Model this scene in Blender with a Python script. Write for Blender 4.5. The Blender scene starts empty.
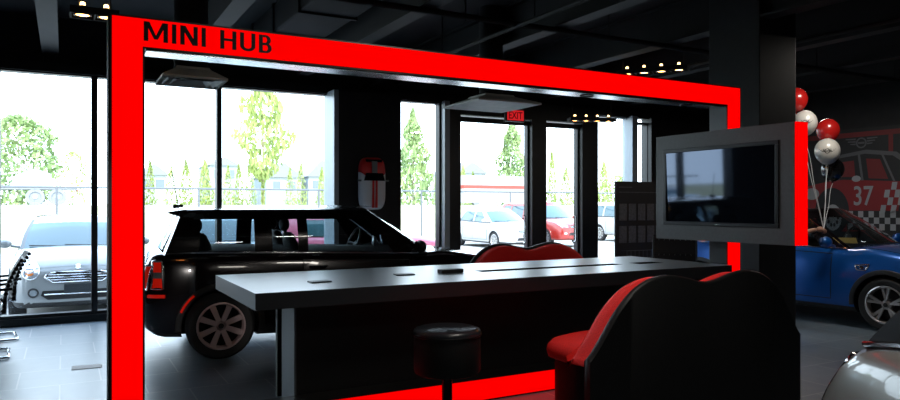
import bpy, bmesh, math, random
import numpy as np
from mathutils import Vector, Matrix
from mathutils.bvhtree import BVHTree
random.seed(7)
PI = math.pi
sc = bpy.context.scene
col = bpy.data.collections.new('showroom'); sc.collection.children.link(col)

# ------------------------------------------------------------------ materials
def mat(name, c, rough=.5, metal=0., spec=.5, coat=0., emit=None, es=1., noise=0., nscale=20., bump=0., trans=0.):
    m = bpy.data.materials.new(name); m.use_nodes = True
    nt = m.node_tree; b = nt.nodes['Principled BSDF']
    b.inputs['Base Color'].default_value = (*c, 1)
    b.inputs['Roughness'].default_value = rough
    b.inputs['Metallic'].default_value = metal
    b.inputs['Specular IOR Level'].default_value = spec
    b.inputs['Coat Weight'].default_value = coat
    b.inputs['Coat Roughness'].default_value = .03
    if emit:
        b.inputs['Emission Color'].default_value = (*emit, 1); b.inputs['Emission Strength'].default_value = es
    if noise or bump:
        tc = nt.nodes.new('ShaderNodeTexCoord'); n = nt.nodes.new('ShaderNodeTexNoise')
        n.inputs['Scale'].default_value = nscale; n.inputs['Detail'].default_value = 4
        nt.links.new(tc.outputs['Object'], n.inputs['Vector'])
        if noise:
            r = nt.nodes.new('ShaderNodeValToRGB')
            r.color_ramp.elements[0].position = .3; r.color_ramp.elements[1].position = .7
            r.color_ramp.elements[0].color = (*[max(0, x*(1-noise)) for x in c], 1)
            r.color_ramp.elements[1].color = (*[min(1, x*(1+noise)) for x in c], 1)
            nt.links.new(n.outputs['Fac'], r.inputs['Fac']); nt.links.new(r.outputs['Color'], b.inputs['Base Color'])
        if bump:
            bp = nt.nodes.new('ShaderNodeBump'); bp.inputs['Strength'].default_value = bump; bp.inputs['Distance'].default_value = .01
            nt.links.new(n.outputs['Fac'], bp.inputs['Height']); nt.links.new(bp.outputs['Normal'], b.inputs['Normal'])
    return m

def glass_mat(name, tint=(1, 1, 1), refl=.06, base=None):
    m = bpy.data.materials.new(name); m.use_nodes = True; nt = m.node_tree
    nt.nodes.clear()
    o = nt.nodes.new('ShaderNodeOutputMaterial'); mx = nt.nodes.new('ShaderNodeMixShader')
    t = nt.nodes.new('ShaderNodeBsdfTransparent'); g = nt.nodes.new('ShaderNodeBsdfGlossy')
    t.inputs['Color'].default_value = (*tint, 1); g.inputs['Roughness'].default_value = .01
    g.inputs['Color'].default_value = (.95, .97, 1, 1)
    f = nt.nodes.new('ShaderNodeFresnel'); f.inputs['IOR'].default_value = 1.45
    ad = nt.nodes.new('ShaderNodeMath'); ad.operation = 'MULTIPLY'; ad.inputs[1].default_value = refl/.04
    ad.use_clamp = True
    nt.links.new(f.outputs[0], ad.inputs[0]); nt.links.new(ad.outputs[0], mx.inputs[0])
    nt.links.new(t.outputs[0], mx.inputs[1]); nt.links.new(g.outputs[0], mx.inputs[2])
    nt.links.new(mx.outputs[0], o.inputs[0])
    return m

M = {}
M['black_paint'] = mat('black_car_paint', (.006, .004, .005), .18, coat=1., spec=.5)
M['white_paint'] = mat('white_car_paint', (.26, .275, .28), .25, coat=.8)
M['blue_paint'] = mat('blue_car_paint', (.004, .10, .42), .28, metal=.35, coat=1.)
M['silver_paint'] = mat('silver_car_paint', (.26, .26, .24), .3, metal=.3, coat=1.)
M['red_paint'] = mat('red_car_paint', (.26, .012, .006), .25, coat=.8)
M['pink_paint'] = mat('faded_red_car_paint', (.36, .10, .17), .3, coat=.8)
M['offwhite_paint'] = mat('off_white_car_paint', (.34, .345, .35), .3, coat=.6)
M['paleblue_paint'] = mat('pale_blue_car_paint', (.20, .28, .33), .3, coat=.6)
M['plastic'] = mat('black_plastic', (.012, .012, .013), .5)
M['cabin'] = mat('cabin_black', (.008, .008, .009), .7)
M['rubber'] = mat('tyre_rubber', (.012, .012, .013), .75, bump=.2, nscale=60)
M['chrome'] = mat('chrome', (.8, .8, .82), .12, metal=1.)
M['alloy'] = mat('wheel_alloy', (.55, .53, .53), .28, metal=.7)
M['alloy_dark'] = mat('wheel_barrel', (.06, .055, .055), .4, metal=.6)
M['alloy_pink_reflect'] = mat('wheel_alloy_rosy_reflection', (.62, .46, .46), .35, metal=.25)  # alloy coloured pinkish to carry a reflection on the spokes
M['lamp_lens'] = mat('headlamp_lens', (.55, .6, .65), .08, metal=.6, coat=1.)
M['amber'] = mat('amber_lens', (.8, .2, .02), .2, coat=1)
M['tail_red'] = mat('tail_lamp_lens', (.6, .02, .02), .15, coat=1, emit=(.6, .01, .0), es=.35)
M['car_glass'] = glass_mat('car_glass', (.62, .68, .70), .07)
M['car_glass_dark'] = glass_mat('car_glass_tinted', (.10, .11, .12), .06)
M['out_glass'] = mat('outdoor_car_glass', (.03, .08, .10), .06, spec=.6, coat=.5)
M['win_glass'] = glass_mat('window_glass', (.97, .98, .98), .045)
M['dull_glass'] = mat('dark_rear_glass', (.004, .004, .005), .5, spec=.08)
M['seat_leather'] = mat('car_seat_leather', (.012, .012, .013), .5)
M['frame_black'] = mat('black_anodised_frame', (.010, .010, .011), .45)
M['wall_black'] = mat('black_wall_paint', (.012, .012, .013), .8, noise=.2, nscale=6)
M['ceil_black'] = mat('black_ceiling_paint', (.010, .010, .011), .9, noise=.3, nscale=3)
M['beam'] = mat('charcoal_steel', (.009, .009, .009), .7, noise=.25, nscale=4)
M['jamb'] = mat('silver_jamb', (.34, .39, .43), .4, metal=.2)
M['red_face'] = mat('glowing_red_panel', (.02, 0, 0), .9, spec=0, emit=(1, 0, 0), es=1.0)
M['portal_side'] = mat('black_portal_edge', (.008, .008, .008), .3)
M['soffit'] = mat('brushed_soffit', (.85, .87, .9), .25, metal=1.)
M['letter'] = mat('black_lettering', (.004, .002, .002), .5)
M['counter'] = mat('black_laminate_window_lit', (.16, .20, .235), .36, spec=1., coat=.6, noise=.03, nscale=50)  # top colour lightened bluish for the windows mirrored in it
M['counter_side_shade'] = mat('laminate_shaded_sides', (.022, .026, .031), .4)  # same laminate with shade put into the side faces
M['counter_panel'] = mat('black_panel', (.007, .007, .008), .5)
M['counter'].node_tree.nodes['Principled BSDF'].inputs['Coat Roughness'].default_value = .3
M['counter_leg_lit'] = mat('end_panel_lit_side', (.10, .12, .14), .45)  # window light on this side face is put into the colour
M['red_fabric'] = mat('red_upholstery', (.85, .010, .006), .75, bump=.25, nscale=180, noise=.15, emit=None)
M['sofa_shell'] = mat('black_vinyl_shell', (.010, .011, .012), .5, spec=.3, bump=.1, nscale=90)
M['leather'] = mat('black_stool_leather', (.008, .009, .010), .6, spec=.25, bump=.12, nscale=90)
M['stool_top_lit'] = mat('stool_leather_window_lit', (.02, .024, .03), .30, bump=.05, nscale=90)  # seat leather again, lifted bluish for window light falling on top
M['post'] = mat('dark_metal_post', (.03, .03, .032), .35, metal=.7)
M['tv_frame'] = mat('grey_laminate', (.055, .058, .060), .45, noise=.1, nscale=40)
M['tv_bezel'] = mat('gloss_black_bezel', (.006, .006, .007), .35, spec=.3)
M['screen'] = mat('switched_off_screen', (.004, .006, .010), .04, spec=.8)
M['screen'].node_tree.nodes['Principled BSDF'].inputs['Specular Tint'].default_value = (.62, .75, 1, 1)
M['column'] = mat('grey_column_paint', (.022, .023, .024), .7, noise=.1, nscale=8)
M['warm_bulb'] = mat('warm_bulb', (1, .7, .35), .3, emit=(1, .62, .25), es=6)
M['exit_red'] = mat('exit_glow', (.5, .02, .02), .4, emit=(1, .02, .03), es=.55)
M['exit_letter'] = mat('exit_letters', (.1, .0, .0), .5, emit=(.25, .0, .0), es=.3)
M['balloon_red'] = mat('red_latex', (.48, .012, .01), .25, coat=.7)
M['balloon_white'] = mat('white_latex', (.55, .54, .50), .3, coat=.6)
M['balloon_black'] = mat('black_latex', (.006, .006, .007), .15, coat=.9)
M['string'] = mat('balloon_ribbon', (.55, .55, .55), .5)
M['paper'] = mat('white_paper', (.62, .56, .54), .6)
M['card_dark'] = mat('dark_card', (.03, .035, .04), .4)
M['yellow_paper'] = mat('tan_paper', (.55, .38, .12), .6)
M['board'] = mat('charcoal_display_board', (.018, .016, .017), .55)
M['leaflet'] = mat('grey_leaflet', (.10, .10, .11), .5, noise=.3, nscale=30)
M['mesh_black'] = mat('black_chair_mesh', (.010, .010, .012), .55)
M['skin'] = mat('skin', (.42, .22, .15), .55)
M['hair'] = mat('dark_brown_hair', (.02, .012, .008), .6)
M['shirt'] = mat('charcoal_shirt', (.02, .02, .024), .8, bump=.2, nscale=120)
M['trousers'] = mat('black_trousers', (.008, .008, .010), .8)
M['shoe'] = mat('pale_shoe', (.45, .42, .40), .6)
M['eye'] = mat('eye_white', (.6, .6, .6), .3)
M['duct'] = mat('grey_sheet_metal', (.5, .51, .48), .6, noise=.1, nscale=9)
M['bark'] = mat('pale_bark', (.35, .27, .18), .9, noise=.3, nscale=8)
def leafmat(n, a, b):
    m = mat(n, a, .6, noise=.01, nscale=1.3)
    r = [x for x in m.node_tree.nodes if x.type == 'VALTORGB'][0]
    r.color_ramp.elements[0].color = (*a, 1); r.color_ramp.elements[1].color = (*b, 1)
    return m
M['leaf1'] = leafmat('leaf_mid_green', (.15, .24, .09), (.27, .35, .12))
M['leaf2'] = leafmat('leaf_lime_green', (.23, .31, .07), (.34, .40, .13))
M['asphalt'] = mat('sunlit_pavement', (.40, .39, .37), .9, noise=.08, nscale=1.)
M['dry_grass'] = mat('dry_grass', (.30, .29, .17), .95, noise=.2, nscale=.7)
M['fence'] = mat('galvanised_fence', (.13, .14, .15), .5, metal=.3)
M['house_wall'] = mat('pale_house_wall', (.36, .40, .44), .8, noise=.05, nscale=2)
M['house_roof'] = mat('grey_roof', (.20, .215, .235), .8)
M['house_win'] = mat('house_window', (.14, .17, .2), .2)
M['truck_red'] = mat('truck_red', (.35, .05, .035), .5)
M['truck_grey'] = mat('truck_grey', (.20, .21, .22), .5)
M['m_black'] = mat('mural_black', (.010, .010, .011), .6)
M['m_red'] = mat('mural_red', (.22, .008, .010), .6)
M['m_reddark'] = mat('mural_dark_red', (.15, .010, .010), .6)
M['m_white'] = mat('mural_white', (.30, .31, .33), .6)
M['m_grey'] = mat('mural_grey', (.09, .09, .10), .6)

# floor: glossy charcoal tiles laid half-bond
def tile_mat():
    m = bpy.data.materials.new('charcoal_floor_tiles'); m.use_nodes = True; nt = m.node_tree
    b = nt.nodes['Principled BSDF']
    tc = nt.nodes.new('ShaderNodeTexCoord'); mp = nt.nodes.new('ShaderNodeMapping')
    mp.inputs['Location'].default_value = (-.27, .32, 0)
    br = nt.nodes.new('ShaderNodeTexBrick'); br.offset = .5
    br.inputs['Scale'].default_value = 1.0
    br.inputs['Brick Width'].default_value = .60; br.inputs['Row Height'].default_value = .62
    br.inputs['Mortar Size'].default_value = .006; br.inputs['Mortar Smooth'].default_value = .1
    br.inputs['Color1'].default_value = (.12, .155, .19, 1); br.inputs['Color2'].default_value = (.14, .18, .215, 1)
    br.inputs['Mortar'].default_value = (.30, .31, .33, 1)
    nt.links.new(tc.outputs['Object'], mp.inputs['Vector']); nt.links.new(mp.outputs[0], br.inputs['Vector'])
    nt.links.new(br.outputs['Color'], b.inputs['Base Color'])
    no = nt.nodes.new('ShaderNodeTexNoise'); no.inputs['Scale'].default_value = 9
    nt.links.new(tc.outputs['Object'], no.inputs['Vector'])
    mr = nt.nodes.new('ShaderNodeMapRange'); mr.inputs['To Min'].default_value = .30; mr.inputs['To Max'].default_value = .38
    nt.links.new(no.outputs['Fac'], mr.inputs['Value']); nt.links.new(mr.outputs[0], b.inputs['Roughness'])
    bp = nt.nodes.new('ShaderNodeBump'); bp.inputs['Strength'].default_value = .05; bp.inputs['Distance'].default_value = .002; bp.invert = True
    nt.links.new(br.outputs['Fac'], bp.inputs['Height']); nt.links.new(bp.outputs[0], b.inputs['Normal'])
    b.inputs['Specular IOR Level'].default_value = .9
    return m
M['tiles'] = tile_mat()

# ------------------------------------------------------------------ mesh helpers
def mk(name, bm, m, parent=None, smooth=None, loc=(0, 0, 0), rot=(0, 0, 0)):
    me = bpy.data.meshes.new(name)
    bmesh.ops.recalc_face_normals(bm, faces=bm.faces[:])
    bm.to_mesh(me); bm.free()
    for x in (m if isinstance(m, (list, tuple)) else [m]): me.materials.append(M[x] if isinstance(x, str) else x)
    if smooth is not None:
        me.shade_smooth(); me.set_sharp_from_angle(angle=math.radians(smooth))
    o = bpy.data.objects.new(name, me); col.objects.link(o)
    o.parent = parent; o.location = loc; o.rotation_euler = rot
    return o
def tag(o, label=None, cat=None, group=None, kind=None):
    for k, v in (('label', label), ('category', cat), ('group', group), ('kind', kind)):
        if v: o[k] = v
    return o
def empty(name, loc=(0, 0, 0), rz=0, label=None, cat=None, group=None, kind=None):
    o = bpy.data.objects.new(name, None); col.objects.link(o)
    o.location = loc; o.rotation_euler = (0, 0, rz); o.empty_display_size = .2
    return tag(o, label, cat, group, kind)
def copy_tree(o, parent=None):
    c = o.copy(); col.objects.link(c); c.parent = parent
    for ch in list(o.children): copy_tree(ch, c)
    return c
def B(): return bmesh.new()
def box(bm, x0, x1, y0, y1, z0, z1, bev=0, mi=0, seg=2):
    r = bmesh.ops.create_cube(bm, size=1)
    vs = r['verts']
    for v in vs: v.co = Vector(((x0+x1)/2+v.co.x*(x1-x0), (y0+y1)/2+v.co.y*(y1-y0), (z0+z1)/2+v.co.z*(z1-z0)))
    fs = set(f for v in vs for f in v.link_faces)
    for f in fs: f.material_index = mi
    if bev:
        es = set(e for v in vs for e in v.link_edges)
        bmesh.ops.bevel(bm, geom=list(es), offset=bev, segments=seg, affect='EDGES', profile=.5)
    return bm
def loop_faces(bm, rings, closed=True, cap0=False, cap1=False, mi=0):
    n = len(rings[0]); rs = []
    for r in rings: rs.append([bm.verts.new(p) for p in r])
    for a, b in zip(rs[:-1], rs[1:]):
        for i in range(n if closed else n-1):
            j = (i+1) % n
            try: bm.faces.new((a[i], a[j], b[j], b[i])).material_index = mi
            except ValueError: pass
    for c, r in ((cap0, rs[0]), (cap1, rs[-1])):
        if c:
            try: bm.faces.new(r).material_index = mi
            except ValueError: pass
    return rs
def tube(bm, pts, r, n=8, closed=False, mi=0, caps=True):
    P = [Vector(p) for p in pts]; N = len(P); rings = []
    up = None
    for i, p in enumerate(P):
        if closed: t = P[(i+1) % N]-P[i-1]
        else: t = P[min(i+1, N-1)]-P[max(i-1, 0)]
        if t.length < 1e-9: t = Vector((0, 0, 1))
        t.normalize()
        if up is None:
            up = Vector((0, 0, 1)) if abs(t.z) < .9 else Vector((1, 0, 0))
        u = (up-t*up.dot(t))
        if u.length < 1e-6: u = t.orthogonal()
        u.normalize(); up = u; w = t.cross(u)
        rr = r[i] if isinstance(r, (list, tuple)) else r
        rings.append([p+(u*math.cos(a)+w*math.sin(a))*rr for a in [2*PI*k/n for k in range(n)]])
    if closed: rings.append(rings[0])
    loop_faces(bm, rings, True, caps and not closed, caps and not closed, mi)
    if closed: bmesh.ops.remove_doubles(bm, verts=bm.verts[:], dist=1e-6)
    return bm
def lathe(bm, prof, n=32, axis='Z', c=(0, 0, 0), closed_prof=False, mi=0, caps=True):
    rings = []
    for r, h in prof:
        ring = []
        for k in range(n):
            a = 2*PI*k/n
            x, y = r*math.cos(a), r*math.sin(a)
            if axis == 'Z': p = (x, y, h)
            elif axis == 'Y': p = (x, h, y)
            else: p = (h, x, y)
            ring.append((p[0]+c[0], p[1]+c[1], p[2]+c[2]))
        rings.append(ring)
    if closed_prof: rings.append(rings[0])
    loop_faces(bm, rings, True, caps and not closed_prof and prof[0][0] > 1e-4, caps and not closed_prof and prof[-1][0] > 1e-4, mi)
    if closed_prof or prof[0][0] < 1e-4 or prof[-1][0] < 1e-4: bmesh.ops.remove_doubles(bm, verts=bm.verts[:], dist=1e-6)
    return bm
def prism(bm, poly, f0, f1, mi=0, bev=0):
    """poly 2D list; f0,f1 map (a,b)->3D for both ends"""
    a = [bm.verts.new(f0(*p)) for p in poly]; b = [bm.verts.new(f1(*p)) for p in poly]
    n = len(poly); fs = []
    for i in range(n): fs.append(bm.faces.new((a[i], a[(i+1) % n], b[(i+1) % n], b[i])))
    fs.append(bm.faces.new(a)); fs.append(bm.faces.new(b[::-1]))
    for f in fs: f.material_index = mi
    return bm
def text_into(bm, s, size, f, mi=0, offset=0., extrude=0., align='LEFT'):
    cu = bpy.data.curves.new('t', 'FONT'); cu.body = s; cu.size = size; cu.offset = offset; cu.extrude = extrude
    cu.align_x = align; cu.resolution_u = 4
    o = bpy.data.objects.new('t', cu); col.objects.link(o)
    dg = bpy.context.evaluated_depsgraph_get(); me = o.evaluated_get(dg).to_mesh()
    xs = [v.co.x for v in me.vertices]; wdt = (max(xs)-min(xs)) if xs else 0
    vs = [bm.verts.new(f(v.co.x, v.co.y, v.co.z)) for v in me.vertices]
    for p in me.polygons:
        try: bm.faces.new([vs[i] for i in p.vertices]).material_index = mi
        except ValueError: pass
    o.evaluated_get(dg).to_mesh_clear()
    bpy.data.objects.remove(o); bpy.data.curves.remove(cu)
    return wdt
def pchip(xs, ys, x):
    xs = np.array(xs, float); ys = np.array(ys, float); h = np.diff(xs); d = np.diff(ys)/h
    m = np.zeros(len(xs)); m[0] = d[0]; m[-1] = d[-1]
    for i in range(1, len(xs)-1):
        if d[i-1]*d[i] > 0:
            w1 = 2*h[i]+h[i-1]; w2 = h[i]+2*h[i-1]; m[i] = (w1+w2)/(w1/d[i-1]+w2/d[i])
    x = min(max(x, xs[0]), xs[-1]); i = min(int(np.searchsorted(xs, x, 'right'))-1, len(h)-1)
    t = (x-xs[i])/h[i]
    return float((1+2*t)*(1-t)**2*ys[i]+t*(1-t)**2*h[i]*m[i]+t*t*(3-2*t)*ys[i+1]+t*t*(t-1)*h[i]*m[i+1])
def cr(P, k=3):
    out = []
    for i in range(len(P)-1):
        p0, p1, p2, p3 = P[max(i-1, 0)], P[i], P[i+1], P[min(i+2, len(P)-1)]
        for j in range(k):
            t = j/k
            out.append(tuple(.5*((2*b)+(-a+c)*t+(2*a-5*b+4*c-d)*t*t+(-a+3*b-3*c+d)*t**3) for a, b, c, d in zip(p0, p1, p2, p3)))
    out.append(tuple(P[-1])); return out

# wing emblem, flat, in (a,b) plane, half-width w
def emblem(bm, f, w, mi):
    n = 20; r = w*.34
    def ringf(r0, r1):
        A = [(r1*math.cos(2*PI*k/n), r1*math.sin(2*PI*k/n)) for k in range(n)]
        Bq = [(r0*math.cos(2*PI*k/n), r0*math.sin(2*PI*k/n)) for k in range(n)]
        va = [bm.verts.new(f(*p)) for p in A]; vb = [bm.verts.new(f(*p)) for p in Bq]
        for k in range(n):
            bm.faces.new((va[k], va[(k+1) % n], vb[(k+1) % n], vb[k])).material_index = mi
    ringf(r*.72, r)
    for s in (-1, 1):
        for q, (l, h0, h1) in enumerate(((1., .20, .30), (.86, .04, .14), (.70, -.12, -.02))):
            pts = [(s*r*1.08, h0*w), (s*w*l, h0*w+.04*w), (s*w*l, h1*w), (s*r*1.0, h1*w)]
            bm.faces.new([bm.verts.new(f(*p)) for p in pts]).material_index = mi
    bm.faces.new([bm.verts.new(f(*p)) for p in ((-r*.6, -r*.18), (r*.6, -r*.18), (r*.6, r*.18), (-r*.6, r*.18))]).material_index = mi

# ------------------------------------------------------------------ wheels
def make_wheel(style, parent, x, y, r=.31, rimmat='alloy', w=.20):
    """wheel whose outer face looks to -y when y<0"""
    s = -1 if y < 0 else 1
    rr = r*.70
    bm = B()
    lathe(bm, [(rr, -w/2), (rr+.02, -w/2-.004), (r-.03, -w/2-.004), (r-.008, -w/2+.02), (r, -w/2+.05), (r, w/2-.05), (r-.008, w/2-.02), (r-.03, w/2+.004), (rr+.02, w/2+.004), (rr, w/2)], 40, 'Y', closed_prof=True)
    wh = mk('wheel', bm, 'rubber', parent, 40, (x, y, r))
    bm = B()   # outer face at +y side in local, mirrored by s
    yo = w/2*s
    lathe(bm, [(rr+.004, yo), (rr-.012, yo+.004*s), (rr-.022, yo-.012*s), (rr-.022, -yo), (rr+.002, -yo)], 40, 'Y', mi=0, caps=False)
    lathe(bm, [(0, yo-.10*s), (rr-.02, yo-.10*s)], 40, 'Y', mi=1)
    lathe(bm, [(0, yo-.012*s), (.030, yo-.012*s), (.034, yo-.03*s), (.055, yo-.04*s), (.06, yo-.1*s)], 24, 'Y', mi=0, caps=False)
    if style == 'eight': spk = [(2*PI*k/8+PI/8, 0, .022, .027) for k in range(8)]
    elif style == 'five': spk = [(2*PI*k/5+PI/2+d, d*.45, .011, .017) for k in range(5) for d in (-.16, .16)]
    else: spk = [(2*PI*k/10, 0, .014, .017) for k in range(10)]
    for a, sk, w0, w1 in spk:
        d = Vector((math.cos(a), 0, math.sin(a))); t = Vector((-math.sin(a), 0, math.cos(a)))
        a0 = d*.045-t*sk*.12; a1 = d*(rr-.016)+t*sk*.02
        y0, y1 = yo-.02*s, yo-.008*s
        dp = -.03*s
        v = []
        for base, ww, yy in ((a0, w0, y0), (a1, w1, y1)):
            for q, dd in ((-1, 0), (1, 0), (1, dp), (-1, dp)):
                p = base+t*q*ww; v.append(bm.verts.new((p.x, yy+dd, p.z)))
        for q in ((0, 1, 5, 4), (1, 2, 6, 5), (2, 3, 7, 6), (3, 0, 4, 7)): bm.faces.new([v[i] for i in q])
    rim = mk('rim', bm, [rimmat, 'alloy_dark'], wh, 35)
    bm = B(); lathe(bm, [(0, yo-.006*s), (.022, yo-.007*s), (.027, yo-.014*s)], 20, 'Y')
    mk('hub_cap', bm, 'plastic', wh, 40)
    return wh

# ------------------------------------------------------------------ cars
HATCH = dict(L=3.70, ax=(.56, 3.01), r=.31,
    top=[(0, .62), (.02, .76), (.06, .88), (.14, .955), (.35, .985), (1.2, .965), (2.2, .935), (2.62, .93), (2.75, .945), (3.1, .905), (3.35, .86), (3.52, .80), (3.62, .74), (3.68, .66), (3.70, .58)],
    bot=[(0, .34), (.04, .28), (.2, .2), (3.45, .18), (3.65, .2), (3.70, .28)],
    wid=[(0, .56), (.03, .68), (.1, .755), (.28, .815), (.6, .84), (3.0, .84), (3.3, .815), (3.5, .765), (3.62, .69), (3.67, .62), (3.70, .52)],
    D=(.13, .33), A=(2.55, 1.93), wins=[((.46, .52), (1.05, 1.02)), ((1.17, 1.14), (2.26, 1.84))], yb=.735, yr=.60, zr=1.345, crown=.055, wbow=.20, rbow=.12, roof_spoiler=True)
CLUB = dict(L=3.94, ax=(.69, 3.237), r=.315,
    top=[(0, .62), (.02, .78), (.05, .92), (.12, .99), (.35, 1.005), (1.2, .99), (2.2, .96), (2.82, .945), (2.97, .955), (3.3, .915), (3.57, .87), (3.76, .80), (3.86, .74), (3.92, .66), (3.94, .58)],
    bot=[(0, .36), (.04, .30), (.2, .22), (3.7, .18), (3.89, .2), (3.94, .28)],
    wid=[(0, .55), (.03, .64), (.1, .72), (.28, .79), (.6, .835), (3.2, .84), (3.54, .815), (3.74, .765), (3.86, .69), (3.91, .62), (3.94, .52)],
    D=(.20, .35), A=(2.80, 2.20), wins=[((.50, .52), (1.01, 1.01)), ((1.18, 1.18), (1.43, 1.43)), ((1.53, 1.53), (2.44, 2.10))], yb=.745, yr=.62, zr=1.375, crown=.04, wbow=.20, rbow=.06, roof_spoiler=True)
SEDAN = dict(L=4.40, ax=(.95, 3.55), r=.31,
    top=[(0, .62), (.03, .82), (.1, .94), (.3, .985), (1.0, .99), (1.8, .96), (3.1, .93), (3.3, .94), (3.8, .86), (4.15, .77), (4.32, .68), (4.38, .6), (4.40, .52)],
    bot=[(0, .34), (.05, .26), (.25, .2), (4.1, .18), (4.35, .2), (4.40, .27)],
    wid=[(0, .58), (.04, .70), (.15, .79), (.4, .84), (.8, .86), (3.5, .86), (3.9, .83), (4.2, .76), (4.33, .67), (4.38, .6), (4.40, .5)],
    D=(.62, 1.25), A=(3.22, 2.45), wins=[((.95, 1.32), (1.95, 1.95)), ((2.05, 2.05), (2.95, 2.32))], yb=.76, yr=.58, zr=1.40, crown=.05, wbow=.22, rbow=.16)
SUV = dict(L=4.40, ax=(.85, 3.50), r=.35,
    top=[(0, .72), (.03, .92), (.1, 1.04), (.3, 1.08), (1.5, 1.07), (3.0, 1.03), (3.2, 1.04), (3.7, .98), (4.1, .90), (4.3, .80), (4.37, .72), (4.40, .62)],
    bot=[(0, .42), (.05, .34), (.25, .28), (4.1, .26), (4.35, .3), (4.40, .37)],
    wid=[(0, .62), (.04, .74), (.15, .81), (.4, .86), (.8, .88), (3.5, .88), (3.9, .85), (4.2, .79), (4.33, .71), (4.38, .62), (4.40, .54)],
    D=(.14, .40), A=(3.12, 2.45), wins=[((.45, .6), (1.0, 1.05)), ((1.1, 1.12), (1.95, 1.95)), ((2.05, 2.05), (2.88, 2.32))], yb=.79, yr=.64, zr=1.62, crown=.05, wbow=.2, rbow=.1)

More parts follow.
